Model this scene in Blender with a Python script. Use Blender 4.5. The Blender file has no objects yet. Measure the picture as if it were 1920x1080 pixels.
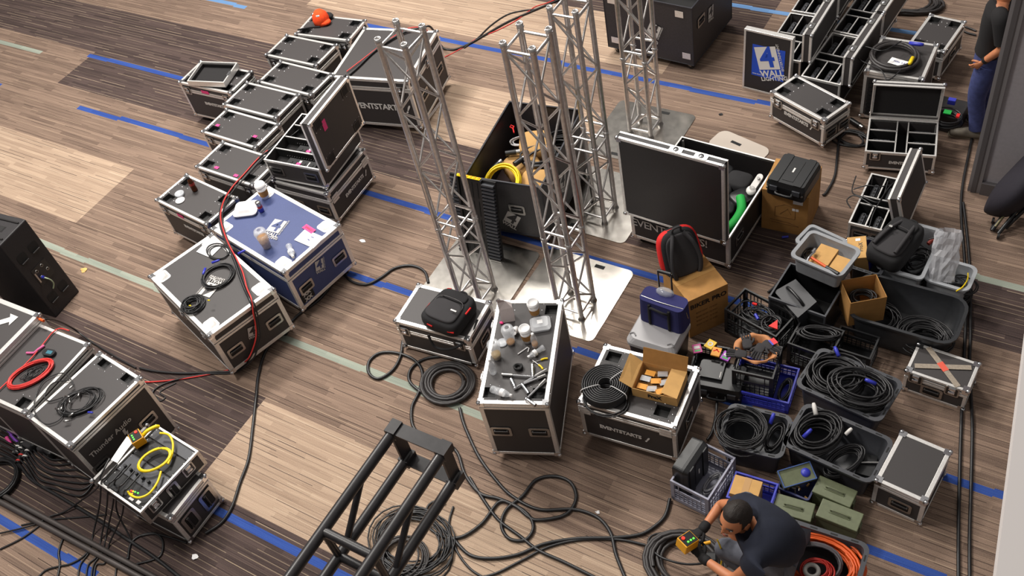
import bpy, math, random
from mathutils import Vector, Matrix
random.seed(7)
SC = bpy.context.scene
COL = SC.collection
PI = math.pi
# ------------------------------------------------------------------ camera
PITCH, ROLL, YAW, FPX, CAMH = 0.8254427197441737, -0.25026963937557006, -4.0042918847936715, 1847.5, 7.0
def cam_axes():
    cp, sp = math.cos(PITCH), math.sin(PITCH)
    f = Vector((math.cos(YAW)*cp, math.sin(YAW)*cp, -sp))
    rt = Vector((math.sin(YAW), -math.cos(YAW), 0)); up = rt.cross(f)
    r2 = math.cos(ROLL)*rt + math.sin(ROLL)*up
    u2 = -math.sin(ROLL)*rt + math.cos(ROLL)*up
    return r2, u2, f
RT, UP, FW = cam_axes()
cam = bpy.data.cameras.new('camera'); camo = bpy.data.objects.new('camera', cam); COL.objects.link(camo)
cam.sensor_width = 36; cam.lens = FPX/1920*36; cam.clip_start = 0.05; cam.clip_end = 100
M = Matrix((( RT.x, UP.x, -FW.x, 0), (RT.y, UP.y, -FW.y, 0), (RT.z, UP.z, -FW.z, CAMH), (0, 0, 0, 1)))
camo.matrix_world = M
SC.camera = camo
def W(px, py, z=0.0):
    """the place in the room, at height z, that was measured at this point of the photograph"""
    d = (px-960)*RT - (py-540)*UP + FPX*FW
    t = (z-CAMH)/d.z
    return Vector((d.x*t, d.y*t, z))
# ------------------------------------------------------------------ materials
MATS = {}
def rgb(r, g, b):
    def l(c):
        c /= 255
        return c/12.92 if c <= .04045 else ((c+.055)/1.055)**2.4
    return (l(r), l(g), l(b), 1)
def mat(name, col, rough=.5, metal=0, noise=0, nscale=40, bump=0, bscale=200, alpha=1, trans=0, spec=.5, emit=None, es=1, coat=0):
    if name in MATS: return MATS[name]
    m = bpy.data.materials.new(name); m.use_nodes = True
    nt = m.node_tree; b = nt.nodes['Principled BSDF']
    c = rgb(*col)
    b.inputs['Base Color'].default_value = c
    b.inputs['Roughness'].default_value = rough; b.inputs['Metallic'].default_value = metal
    b.inputs['Specular IOR Level'].default_value = spec
    b.inputs['Coat Weight'].default_value = coat
    tc = nt.nodes.new('ShaderNodeTexCoord')
    if noise:
        n = nt.nodes.new('ShaderNodeTexNoise'); n.inputs['Scale'].default_value = nscale; n.inputs['Detail'].default_value = 6
        nt.links.new(tc.outputs['Object'], n.inputs['Vector'])
        r = nt.nodes.new('ShaderNodeValToRGB')
        r.color_ramp.elements[0].position = .3; r.color_ramp.elements[1].position = .7
        r.color_ramp.elements[0].color = tuple(x*(1-noise) for x in c[:3])+(1,)
        r.color_ramp.elements[1].color = tuple(min(1, x*(1+noise)) for x in c[:3])+(1,)
        nt.links.new(n.outputs['Fac'], r.inputs['Fac']); nt.links.new(r.outputs['Color'], b.inputs['Base Color'])
    if bump:
        n2 = nt.nodes.new('ShaderNodeTexNoise'); n2.inputs['Scale'].default_value = bscale; n2.inputs['Detail'].default_value = 4
        nt.links.new(tc.outputs['Object'], n2.inputs['Vector'])
        bp = nt.nodes.new('ShaderNodeBump'); bp.inputs['Strength'].default_value = bump; bp.inputs['Distance'].default_value = .002
        nt.links.new(n2.outputs['Fac'], bp.inputs['Height']); nt.links.new(bp.outputs['Normal'], b.inputs['Normal'])
    if trans: b.inputs['Transmission Weight'].default_value = trans; b.inputs['IOR'].default_value = 1.3
    if alpha < 1: b.inputs['Alpha'].default_value = alpha
    if emit: b.inputs['Emission Color'].default_value = rgb(*emit); b.inputs['Emission Strength'].default_value = es
    MATS[name] = m
    return m
BLK = mat('black_laminate', (57, 53, 53), .55, noise=.25, nscale=300, bump=.25, bscale=500)
BLK2 = mat('black_laminate_fine', (40, 37, 38), .5, noise=.3, nscale=400, bump=.15, bscale=700)
BLUE = mat('blue_laminate', (58, 70, 116), .55, noise=.2, nscale=300, bump=.2, bscale=500)
ALU = mat('aluminium_edge', (232, 229, 226), .36, .6, noise=.08, nscale=60)
CHR = mat('chromed_steel', (225, 225, 228), .16, 1)
STEEL = mat('zinc_steel', (180, 178, 176), .3, 1, noise=.15, nscale=80)
DKSTEEL = mat('dark_steel', (70, 68, 68), .4, .8)
TRUSS = mat('truss_aluminium', (214, 210, 208), .3, .9, noise=.12, nscale=30)
PLATE = mat('plate_aluminium', (196, 191, 184), .22, 1, noise=.2, nscale=9)
RUB = mat('black_rubber', (28, 27, 28), .45, bump=.2, bscale=300)
CAB = mat('cable_black', (30, 29, 31), .42)
PLB = mat('black_plastic', (26, 26, 28), .38, noise=.15, nscale=90)
PLG = mat('charcoal_plastic', (62, 63, 68), .45, noise=.1, nscale=90)
PLGRY = mat('grey_plastic', (140, 142, 146), .45, noise=.06, nscale=20)
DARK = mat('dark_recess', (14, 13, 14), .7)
FIXG = mat('fixture_grey', (62,62,66), .45)
FOAM = mat('dark_foam', (32, 30, 31), .95, bump=.4, bscale=120)
BLP = mat('blue_plastic', (52, 58, 175), .4)
WHT = mat('white_print', (220, 216, 212), .6)
LGREY = mat('light_grey_print', (196, 192, 188), .6)
PAPER = mat('white_paper', (232, 230, 230), .8)
PINK = mat('pink_tape', (236, 60, 130), .6)
RED = mat('red_cable', (205, 52, 48), .45)
REDF = mat('red_fabric', (214, 30, 28), .8)
YEL = mat('yellow_cable', (238, 205, 20), .4)
YELP = mat('yellow_plastic', (226, 160, 24), .45)
ORG = mat('orange_cable', (214, 88, 30), .45)
CARD = mat('cardboard', (196, 152, 92), .85, noise=.07, nscale=14)
CARD2 = mat('cardboard_brown', (168, 122, 66), .85, noise=.1, nscale=14)
FAB = mat('black_fabric', (30, 29, 31), .9, bump=.5, bscale=250)
FABG = mat('charcoal_fabric', (52, 50, 52), .9, bump=.5, bscale=250)
NAVY = mat('navy_fabric', (40, 40, 92), .9, bump=.4, bscale=250)
GREEN = mat('green_cloth', (14, 160, 60), .7, bump=.4, bscale=60)
OLIVE = mat('olive_painted_steel', (98, 104, 78), .5, noise=.1, nscale=30)
CLEAR = mat('clear_plastic', (228, 230, 234), .1, alpha=.34, spec=.9)
FOGP = mat('translucent_plastic', (190, 193, 198), .35, alpha=.72)
FRAMEB = mat('black_painted_steel', (38, 35, 37), .35, noise=.3, nscale=25, coat=.2)
SKIN = mat('skin', (190, 122, 84), .55, noise=.08, nscale=25)
HAIR = mat('dark_hair', (34, 26, 22), .7, noise=.35, nscale=160, bump=1, bscale=160)
DENIM = mat('blue_denim', (62, 70, 118), .85, noise=.22, nscale=22, bump=.4, bscale=300)
TEE = mat('dark_navy_cotton', (27, 31, 46), .9, noise=.12, nscale=12, bump=.3, bscale=300)
TEEB = mat('black_cotton', (24, 22, 24), .9, bump=.3, bscale=300)
# ------------------------------------------------------------------ mesh builder
I4 = Matrix.Identity(4)
def cat(pts, n=8, closed=False):
    P = [Vector(p) for p in pts]; out = []; L = len(P)
    if L < 3 and not closed: return P
    rng = range(L if closed else L-1)
    for i in rng:
        if closed: p0, p1, p2, p3 = P[i-1], P[i], P[(i+1) % L], P[(i+2) % L]
        else: p0, p1, p2, p3 = P[max(i-1, 0)], P[i], P[i+1], P[min(i+2, L-1)]
        for k in range(n):
            t = k/n; t2 = t*t; t3 = t2*t
            out.append(.5*((2*p1)+(p2-p0)*t+(2*p0-5*p1+4*p2-p3)*t2+(3*p1-p0-3*p2+p3)*t3))
    if not closed: out.append(P[-1])
    return out
class MB:
    def __init__(s, T=None): s.v = []; s.f = []; s.m = []; s.s = []; s.mats = []; s.T = T or I4
    def mi(s, m):
        if m not in s.mats: s.mats.append(m)
        return s.mats.index(m)
    def add(s, vs, fs, m, smooth=False, L=None):
        o = len(s.v); T = s.T @ L if L is not None else s.T
        s.v += [T @ Vector(v) for v in vs]; k = s.mi(m)
        for f in fs: s.f.append([i+o for i in f]); s.m.append(k); s.s.append(smooth)
        return s
    def bb(s, x0, y0, z0, x1, y1, z1, m, L=None):
        v = [(x0,y0,z0),(x1,y0,z0),(x1,y1,z0),(x0,y1,z0),(x0,y0,z1),(x1,y0,z1),(x1,y1,z1),(x0,y1,z1)]
        return s.add(v, [(3,2,1,0),(4,5,6,7),(0,1,5,4),(1,2,6,5),(2,3,7,6),(3,0,4,7)], m, False, L)
    def box(s, c, d, m, L=None):
        return s.bb(c[0]-d[0]/2, c[1]-d[1]/2, c[2]-d[2]/2, c[0]+d[0]/2, c[1]+d[1]/2, c[2]+d[2]/2, m, L)
    def ring(s, x0, y0, x1, y1, z0, z1, t, m):
        s.bb(x0,y0,z0,x1,y0+t,z1,m); s.bb(x0,y1-t,z0,x1,y1,z1,m)
        s.bb(x0,y0+t,z0,x0+t,y1-t,z1,m); return s.bb(x1-t,y0+t,z0,x1,y1-t,z1,m)
    def prism(s, poly, z0, z1, m, top=None, smooth=False, L=None, cap=True):
        n = len(poly); top = top or poly
        v = [(p[0],p[1],z0) for p in poly]+[(p[0],p[1],z1) for p in top]
        f = [(i,(i+1)%n,(i+1)%n+n,i+n) for i in range(n)]
        s.add(v, f, m, smooth, L)
        if cap: s.add(v, [tuple(range(n-1,-1,-1)), tuple(range(n,2*n))], m, False, L)
        return s
    def tube(s, pts, r, m, n=7, closed=False, cap=True, radii=None):
        P = [Vector(p) for p in pts]; L = len(P)
        if L < 2: return s
        vs = []; up = None
        for i in range(L):
            if closed: t = P[(i+1) % L]-P[i-1]
            else: t = P[min(i+1, L-1)]-P[max(i-1, 0)]
            t = t.normalized() if t.length > 1e-9 else Vector((0,0,1))
            if up is None: up = t.orthogonal().normalized()
            a = up - t*up.dot(t)
            up = a.normalized() if a.length > 1e-6 else t.orthogonal().normalized()
            b = t.cross(up); rr = radii[i] if radii else r
            for k in range(n):
                an = 2*PI*k/n; vs.append(P[i]+(up*math.cos(an)+b*math.sin(an))*rr)
        fs = []
        for i in range(L if closed else L-1):
            j = (i+1) % L
            for k in range(n): fs.append((i*n+k, i*n+(k+1)%n, j*n+(k+1)%n, j*n+k))
        s.add(vs, fs, m, True)
        if cap and not closed: s.add(vs[:n]+vs[-n:], [tuple(range(n-1,-1,-1)), tuple(range(n,2*n))], m)
        return s
    def cyl(s, p0, p1, r, m, n=12, r1=None, cap=True):
        return s.tube([p0, p1], r, m, n, cap=cap, radii=[r, r1 if r1 is not None else r])
    def lathe(s, prof, m, n=20, c=(0,0,0), L=None, smooth=True):
        v = []; f = []
        for (r, z) in prof:
            for k in range(n): a = 2*PI*k/n; v.append((c[0]+r*math.cos(a), c[1]+r*math.sin(a), c[2]+z))
        for i in range(len(prof)-1):
            for k in range(n): f.append((i*n+k, i*n+(k+1)%n, (i+1)*n+(k+1)%n, (i+1)*n+k))
        return s.add(v, f, m, smooth, L)
    def ball(s, c, r, m, n=8, sc=(1,1,1)):
        v = []; f = []; h = n//2+1
        for i in range(h+1):
            ph = PI*i/h
            for k in range(n): a = 2*PI*k/n; v.append((c[0]+r*sc[0]*math.sin(ph)*math.cos(a), c[1]+r*sc[1]*math.sin(ph)*math.sin(a), c[2]+r*sc[2]*math.cos(ph)))
        for i in range(h):
            for k in range(n): f.append((i*n+k, (i+1)*n+k, (i+1)*n+(k+1)%n, i*n+(k+1)%n))
        return s.add(v, f, m, True)
    def holes(s, w, d, z, hs, depth, m, mrec, x0=0, y0=0):
        """top sheet with rectangular recesses hs = (ax,ay,bx,by)"""
        xs = sorted({x0, x0+w} | {h[0] for h in hs} | {h[2] for h in hs}); ys = sorted({y0, y0+d} | {h[1] for h in hs} | {h[3] for h in hs})
        for i in range(len(xs)-1):
            for j in range(len(ys)-1):
                cx, cy = (xs[i]+xs[i+1])/2, (ys[j]+ys[j+1])/2
                if any(h[0] < cx < h[2] and h[1] < cy < h[3] for h in hs): continue
                s.add([(xs[i],ys[j],z),(xs[i+1],ys[j],z),(xs[i+1],ys[j+1],z),(xs[i],ys[j+1],z)], [(0,1,2,3)], m)
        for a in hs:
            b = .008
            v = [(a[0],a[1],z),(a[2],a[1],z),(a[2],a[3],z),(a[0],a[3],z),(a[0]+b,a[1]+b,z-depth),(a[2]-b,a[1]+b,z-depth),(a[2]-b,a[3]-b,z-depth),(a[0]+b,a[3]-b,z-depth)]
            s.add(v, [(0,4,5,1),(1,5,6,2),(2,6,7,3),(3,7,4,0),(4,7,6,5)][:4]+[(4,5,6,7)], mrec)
        return s
    def obj(s, name, parent=None, bevel=0, sub=0, L=None, auto=False):
        me = bpy.data.meshes.new(name); me.from_pydata(s.v, [], s.f); me.update()
        for m in s.mats: me.materials.append(m)
        me.polygons.foreach_set('material_index', s.m); me.polygons.foreach_set('use_smooth', s.s)
        o = bpy.data.objects.new(name, me); COL.objects.link(o)
        if parent is not None: o.parent = parent
        if L is not None: o.matrix_basis = L
        if bevel:
            b = o.modifiers.new('bevel', 'BEVEL'); b.width = bevel; b.segments = 2; b.limit_method = 'ANGLE'; b.angle_limit = .6
        if sub:
            k = o.modifiers.new('sub', 'SUBSURF'); k.levels = sub; k.render_levels = sub
        return o
def tag(o, label, cat_, group=None, kind=None):
    o['label'] = label; o['category'] = cat_
    if group: o['group'] = group
    if kind: o['kind'] = kind
    return o
def empty(name, label, cat_, M_, group=None):
    o = bpy.data.objects.new(name, None); COL.objects.link(o); o.empty_display_size = .05
    o.matrix_basis = M_
    return tag(o, label, cat_, group)
def TR(x, y, z=0, rz=0): return Matrix.Translation((x, y, z)) @ Matrix.Rotation(rz, 4, 'Z')
def rotX(a): return Matrix.Rotation(a, 4, 'X')
def rotY(a): return Matrix.Rotation(a, 4, 'Y')
def rotZ(a): return Matrix.Rotation(a, 4, 'Z')
def frame(o, x, y):
    x = Vector(x).normalized(); n = x.cross(Vector(y)).normalized(); y = n.cross(x)
    return Matrix(((x.x,y.x,n.x,o[0]),(x.y,y.y,n.y,o[1]),(x.z,y.z,n.z,o[2]),(0,0,0,1)))
def text(s, size, m, parent, L, name='lettering', shear=0, ext=.0006, bold=0, space=1, sx=1):
    c = bpy.data.curves.new(name, 'FONT'); c.body = s; c.size = size; c.align_x = 'CENTER'; c.align_y = 'CENTER'
    c.shear = shear; c.extrude = ext; c.offset = bold; c.space_character = space; c.resolution_u = 2; c.materials.append(m)
    tmp = bpy.data.objects.new('tmp_text', c)
    me = bpy.data.meshes.new_from_object(tmp); me.name = name
    bpy.data.objects.remove(tmp)
    if not me.materials: me.materials.append(m)
    o = bpy.data.objects.new(name, me); COL.objects.link(o); o.parent = parent
    o.matrix_basis = L @ Matrix.Diagonal((sx, 1, 1, 1))
    return o
def rrect(w, d, r, n=4, x=0, y=0):
    out = []
    for cx, cy, a0 in ((w/2-r, d/2-r, 0), (-w/2+r, d/2-r, PI/2), (-w/2+r, -d/2+r, PI), (w/2-r, -d/2+r, 1.5*PI)):
        for k in range(n+1):
            a = a0+PI/2*k/n; out.append((x+cx+r*math.cos(a), y+cy+r*math.sin(a)))
    return out
def placey(A, D, w, zt, z0=0):
    """like place, from the left edge A -> D and a width"""
    a, d = W(*A, zt), W(*D, zt); uy = d-a; dd = uy.length; uy.normalize()
    return TR(a.x, a.y, z0, math.atan2(-uy.x, uy.y)), w, dd
def placer(B, Cc, w, zt, z0=0):
    """from the right edge B -> C and a width"""
    a, d = W(*B, zt), W(*Cc, zt); uy = d-a; dd = uy.length; uy.normalize(); ux = Vector((uy.y, -uy.x, 0)); o = a-ux*w
    return TR(o.x, o.y, z0, math.atan2(-uy.x, uy.y)), w, dd
def place(A, B, D, zt, z0=0):
    """box footprint from three top corners: front-left, front-right, back-left -> matrix at base, width, depth"""
    a, b, d = W(*A, zt), W(*B, zt), W(*D, zt)
    ux = (b-a); w = ux.length; ux.normalize(); uy = Vector((-ux.y, ux.x, 0)); dd = (d-a).dot(uy)
    return TR(a.x, a.y, z0, math.atan2(ux.y, ux.x)), w, dd
# logo: white block with a cut 4 and two words
def logo4(parent, L, s, word2='LIGHTING', dark=None, rot=0, side='ENTERTAINMENT', wht=None):
    wht = wht or LGREY
    L = L @ rotZ(rot)
    b = MB()
    b.add([(-.42*s,-.3*s,0),(.3*s,-.3*s,0),(.3*s,.5*s,0),(-.42*s,.5*s,0)], [(0,1,2,3)], wht)
    lg = b.obj('logo_panel', parent, L=L @ Matrix.Translation((0,0,.0012)))
    text('4', 1.0*s, dark or BLK, lg, Matrix.Translation((-.06*s,.1*s,.0012)), 'numeral', bold=.02*s)
    text('WALL', .3*s, wht, lg, Matrix.Translation((-.02*s,-.45*s,.0)), 'lettering', bold=.008*s)
    if word2: text(word2, .2*s, wht, lg, Matrix.Translation((.02*s,-.64*s,.0)), 'lettering', bold=.004*s)
    if side: text(side, .12*s, wht, lg, Matrix.Translation((.38*s,.1*s,.0)) @ rotZ(PI/2), 'lettering')
    return lg
# ------------------------------------------------------------------ render look, light
SC.view_settings.view_transform = 'Standard'; SC.view_settings.look = 'None'; SC.view_settings.gamma = 1
SC.view_settings.use_curve_mapping = False; SC.view_settings.exposure = 0.0
wd = bpy.data.worlds.new('hall'); SC.world = wd; wd.use_nodes = True
nt = wd.node_tree; bg = nt.nodes['Background']
tc = nt.nodes.new('ShaderNodeTexCoord'); sx = nt.nodes.new('ShaderNodeSeparateXYZ'); rp = nt.nodes.new('ShaderNodeValToRGB')
nt.links.new(tc.outputs['Generated'], sx.inputs[0]); nt.links.new(sx.outputs['Z'], rp.inputs['Fac']); nt.links.new(rp.outputs['Color'], bg.inputs['Color'])
e = rp.color_ramp.elements; e[0].position = 0; e[0].color = (.26,.245,.235,1); e[1].position = .9; e[1].color = (1.2,1.15,1.1,1)
x_ = rp.color_ramp.elements.new(.35); x_.color = (.40,.375,.355,1)
bg.inputs['Strength'].default_value = 0.36
def area(name, loc, tgt, sx_, sy_, power, col=(1,.96,.9)):
    l = bpy.data.lights.new(name, 'AREA'); l.shape = 'RECTANGLE'; l.size = sx_; l.size_y = sy_; l.energy = power; l.color = col
    o = bpy.data.objects.new(name, l); COL.objects.link(o); o.location = loc
    o.rotation_euler = (Vector(tgt)-Vector(loc)).to_track_quat('-Z','Y').to_euler(); return o
area('ceiling_lamp', (-10.5, 7.0, 9.8), (-7.8, 5.2, 0), 3, 1.2, 1180)
area('ceiling_lamp', (-6.5, 11.0, 9.8), (-5.2, 7, 0), 3, 1.2, 700)
area('ceiling_lamp', (-7.5, 1.5, 9.8), (-6, 3.5, 0), 2.4, 1.2, 560)
# ------------------------------------------------------------------ carpet
def carpet(name, base, lo, seamcol, seamstr, seam2=(190,168,140), seam2str=.0):
    m = bpy.data.materials.new(name); m.use_nodes = True; nt = m.node_tree; b = nt.nodes['Principled BSDF']
    N = nt.nodes.new; K = nt.links.new
    def math_(op, a, b_=None, c=None):
        n = N('ShaderNodeMath'); n.operation = op
        for i, v in enumerate((a, b_, c)):
            if v is None: continue
            if isinstance(v, (int, float)): n.inputs[i].default_value = v
            else: K(v, n.inputs[i])
        return n.outputs[0]
    def wn(x, y):
        c = N('ShaderNodeCombineXYZ'); w = N('ShaderNodeTexWhiteNoise'); w.noise_dimensions = '2D'
        for i, v in ((0, x), (1, y)):
            if isinstance(v, (int, float)): c.inputs[i].default_value = v
            else: K(v, c.inputs[i])
        K(c.outputs[0], w.inputs['Vector']); return w.outputs['Value']
    tcn = N('ShaderNodeTexCoord'); s = N('ShaderNodeSeparateXYZ'); K(tcn.outputs['Object'], s.inputs[0])
    X, Y = s.outputs['X'], s.outputs['Y']
    yr = math_('DIVIDE', Y, .048); row = math_('FLOOR', yr); fy = math_('FRACT', yr)
    off = math_('MULTIPLY', wn(row, 3.3), 9.7)
    xr = math_('ADD', math_('DIVIDE', X, .72), off); pl = math_('FLOOR', xr)
    val = wn(row, pl)
    # finer yarn streaks inside a plank
    mp = N('ShaderNodeMapping'); mp.inputs['Scale'].default_value = (1.0, 70, 1); K(tcn.outputs['Object'], mp.inputs[0])
    n1 = N('ShaderNodeTexNoise'); n1.inputs['Scale'].default_value = 2.2; n1.inputs['Detail'].default_value = 3; K(mp.outputs[0], n1.inputs['Vector'])
    n2 = N('ShaderNodeTexNoise'); n2.inputs['Scale'].default_value = 160; n2.inputs['Detail'].default_value = 2; K(tcn.outputs['Object'], n2.inputs['Vector'])
    n3 = N('ShaderNodeTexNoise'); n3.inputs['Scale'].default_value = .9; n3.inputs['Detail'].default_value = 3; K(tcn.outputs['Object'], n3.inputs['Vector'])
    st = math_('ADD', math_('MULTIPLY', math_('SUBTRACT', n1.outputs['Fac'], .5), 1.25), .34)
    f = math_('ADD', math_('MULTIPLY', val, .38), st)
    f = math_('ADD', f, math_('MULTIPLY', math_('SUBTRACT', n2.outputs['Fac'], .5), .9))
    f = math_('ADD', f, math_('MULTIPLY', math_('SUBTRACT', n3.outputs['Fac'], .5), .25))
    mx = N('ShaderNodeMix'); mx.data_type = 'RGBA'; K(f, mx.inputs['Factor']); mx.clamp_factor = True
    mx.inputs[6].default_value = rgb(*lo); mx.inputs[7].default_value = rgb(*base)
    # seams
    pw = math_('LESS_THAN', fy, .15)
    sv = math_('MULTIPLY', pw, math_('POWER', wn(row, math_('FLOOR', math_('ADD', math_('DIVIDE', X, .5), off))), 1.6))
    mx2 = N('ShaderNodeMix'); mx2.data_type = 'RGBA'; K(math_('MULTIPLY', sv, seamstr), mx2.inputs['Factor'])
    K(mx.outputs[2], mx2.inputs[6]); mx2.inputs[7].default_value = rgb(*seamcol)
    pw3 = math_('GREATER_THAN', math_('FRACT', math_('DIVIDE', Y, .08)), .91); row3 = math_('FLOOR', math_('DIVIDE', Y, .08))
    sv3 = math_('MULTIPLY', pw3, math_('POWER', wn(row3, math_('FLOOR', math_('ADD', math_('DIVIDE', X, .6), math_('MULTIPLY', wn(row3, 8.8), 5.5)))), 1.8))
    mx3 = N('ShaderNodeMix'); mx3.data_type = 'RGBA'; K(math_('MULTIPLY', sv3, seam2str), mx3.inputs['Factor']); K(mx2.outputs[2], mx3.inputs[6]); mx3.inputs[7].default_value = rgb(*seam2)
    K(mx3.outputs[2], b.inputs['Base Color']); b.inputs['Roughness'].default_value = .95; b.inputs['Specular IOR Level'].default_value = .15
    bp = N('ShaderNodeBump'); bp.inputs['Strength'].default_value = .5; bp.inputs['Distance'].default_value = .002
    K(n2.outputs['Fac'], bp.inputs['Height']); K(bp.outputs[0], b.inputs['Normal'])
    return m
CM = carpet('carpet_brown', (150,127,111), (82,67,60), (44,36,35), .8, (186,162,138), .55)
CL = carpet('carpet_light', (188,164,142), (132,110,94), (70,60,58), .85, (215,196,172), .4)
CD = carpet('carpet_dark', (92,77,73), (46,38,38), (178,158,134), .6, (30,25,26), .8)
CB = carpet('carpet_blue', (60,88,158), (38,58,124), (30,50,110), .3)
CT = carpet('carpet_teal', (158,163,150), (118,126,116), (110,116,108), .3)
CU = carpet('carpet_pale_blue', (112,148,190), (80,114,158), (70,100,140), .3)
rects = [ # x0,x1,y0,y1,material ; later ones win
 (-30,-9.5,3.9,4.87,CL), (-5.7,6,1.88,2.84,CL), (-9.57,-4.2,8.42,9.36,CL), (-8.0,-4.55,6.57,7.56,CL),
 (-30,-12,-6,-.5,CL), (-2.4,4,-3,-1,CL),
 (-30,-8.3,6.57,7.5,CD), (-12,6,5.84,6.57,CD), (-30,-5.7,1.88,2.87,CD), (-30,-2.6,.98,1.88,CD), (-6.6,-3.42,9.36,10.4,CD), (-30,-14,10.4,11.4,CD)]
def stripe(x0, x1, y, m, seed):
    rr = random.Random(seed); x = x0; w = .072
    while x < x1:
        l = rr.uniform(.35, .8); j = rr.choice((-.012, 0, .012, 0)); rects.append((x, min(x+l, x1), y-w/2+j, y+w/2+j, m)); x += l
stripe(-12.05,-10.2,6.49,CB,1); stripe(-11.24,-8.7,5.55,CB,2); stripe(-6.6,-1.2,5.53,CB,3); stripe(-5.9,2.6,4.47,CB,4)
stripe(-11.3,-10.45,8.12,CU,5); stripe(-8.5,-2.85,8.26,CB,6); stripe(-4.2,-1.6,9.92,CU,7); stripe(-9.75,-3.6,3.51,CT,8)
stripe(-.9,2.5,6.55,CT,9); stripe(-9.5,-5.9,.83,CB,10); stripe(-5.4,-3.8,1.76,CB,11); stripe(-.45,2.2,3.65,CB,12)
stripe(-14.5,-12.87,6.3,CT,13); stripe(-14,-12.85,5.53,CB,14)
xs = sorted({-24., 9.} | {r[0] for r in rects if r[0] > -24} | {r[1] for r in rects if r[1] < 9})
ys = sorted({-4., 20.} | {r[2] for r in rects if r[2] > -4} | {r[3] for r in rects if r[3] < 20})
fb = MB()
for i in range(len(xs)-1):
    run = None
    for j in range(len(ys)-1):
        cx, cy = (xs[i]+xs[i+1])/2, (ys[j]+ys[j+1])/2; m_ = CM
        for r in rects:
            if r[0] < cx < r[1] and r[2] < cy < r[3]: m_ = r[4]
        if run and run[1] is m_: run[2] = ys[j+1]
        else:
            if run: fb.add([(xs[i],run[0],0),(xs[i+1],run[0],0),(xs[i+1],run[2],0),(xs[i],run[2],0)], [(0,1,2,3)], run[1])
            run = [ys[j], m_, ys[j+1]]
    fb.add([(xs[i],run[0],0),(xs[i+1],run[0],0),(xs[i+1],run[2],0),(xs[i],run[2],0)], [(0,1,2,3)], run[1])
fl = fb.obj('floor'); fl['kind'] = 'structure'
# ------------------------------------------------------------------ grey partition wall and pale balcony ledge on the right
WALLM = mat('grey_wall_panel', (168,163,168), .55, noise=.05, nscale=30); WTRIM = mat('wall_trim', (92,88,90), .5)
wb = MB(); wb.bb(-.58,7.63,.14,3.2,7.85,6.2,WALLM)
for x0, x1, z0, z1 in ((-.12,-.112,.14,2.2),(-.12,-.112,2.3,4.2),(.55,.558,.14,2.2),(.55,.558,2.3,4.2)): wb.bb(x0,7.626,z0,x1,7.64,z1,WTRIM)
o = wb.obj('wall_right'); o['kind'] = 'structure'
wb = MB(); wb.bb(-.69,7.6,.0,-.58,7.9,6.2,mat('wall_edge', (132,128,130), .5)); wb.bb(-.66,7.59,0,-.62,7.6,6.2,WTRIM)
o = wb.obj('trim_1'); o['kind'] = 'structure'
wb = MB(); wb.bb(-.58,7.585,0,3.2,7.63,.14,WTRIM); o = wb.obj('baseboard_right'); o['kind'] = 'structure'
p0, p1 = W(1921,655,5.2), W(1866,1090,5.2); dv = (p1-p0).normalized(); nv = Vector((-dv.y, dv.x, 0))
if nv.dot(RT) < 0: nv = -nv
wb = MB(); q = [p0-dv*.6, p1+dv*.6, p1+dv*.6+nv*.5, p0-dv*.6+nv*.5]
wb.prism([(v.x, v.y) for v in q], 5.16, 5.2, mat('pale_ledge', (214,208,206), .6))
o = wb.obj('trim_2'); o['kind'] = 'structure'
# ------------------------------------------------------------------ flight cases
CASES = {}
class Case: pass
def side(c, k):
    w, d, z0, zt = c.w, c.d, c.z0, c.zt; zm = (z0+zt)/2
    return {'F': frame((w/2,0,zm),(1,0,0),(0,0,1)), 'B': frame((w/2,d,zm),(-1,0,0),(0,0,1)),
            'R': frame((w,d/2,zm),(0,1,0),(0,0,1)), 'L': frame((0,d/2,zm),(0,-1,0),(0,0,1)),
            'T': frame((w/2,d/2,zt),(1,0,0),(0,1,0))}[k]
def handle(parent, L, s=1, big=False):
    b = MB(L); w, h = (.17*s, .12*s)
    fr = rrect(w, h, .018*s); inn = rrect(w*.76, h*.62, .012*s)
    n = len(fr)
    v = [(x,y,.004) for x,y in fr]+[(x,y,.005) for x,y in inn]+[(x,y,-.0) for x,y in fr]
    b.add(v, [(i,(i+1)%n,(i+1)%n+n,i+n) for i in range(n)]+[(i+2*n,(i+1)%n+2*n,(i+1)%n,i) for i in range(n)], STEEL)
    b.add([(x,y,.0015) for x,y in inn], [tuple(range(n))], DARK)
    b.cyl((-w*.32,h*.12,.012),(w*.32,h*.12,.012),.008*s,DKSTEEL,8)
    b.bb(-w*.34,h*.05,.002,-w*.28,h*.2,.014,STEEL); b.bb(w*.28,h*.05,.002,w*.34,h*.2,.014,STEEL)
    return b.obj('handle', parent)
def latch(parent, L, s=1, kind=0):
    b = MB(L)
    if kind == 0:
        b.prism(rrect(.11*s,.11*s,.015*s,3),.0005,.004,STEEL); b.prism(rrect(.088*s,.085*s,.01*s,3),.0042,.0048,DKSTEEL)
        b.lathe([(0,.012),(.024*s,.012),(.026*s,.004)],CHR,12,(0,-.008*s,0)); b.box((0,-.008*s,.014),(.05*s,.012*s,.008),CHR); b.box((0,.034*s,.009),(.05*s,.022*s,.01),CHR)
    else:
        for i in range(3): b.bb(-.05*s,-.045*s+i*.033*s,.001,.05*s,-.02*s+i*.033*s,.007,ALU)
    return b.obj('latch', parent)
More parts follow.
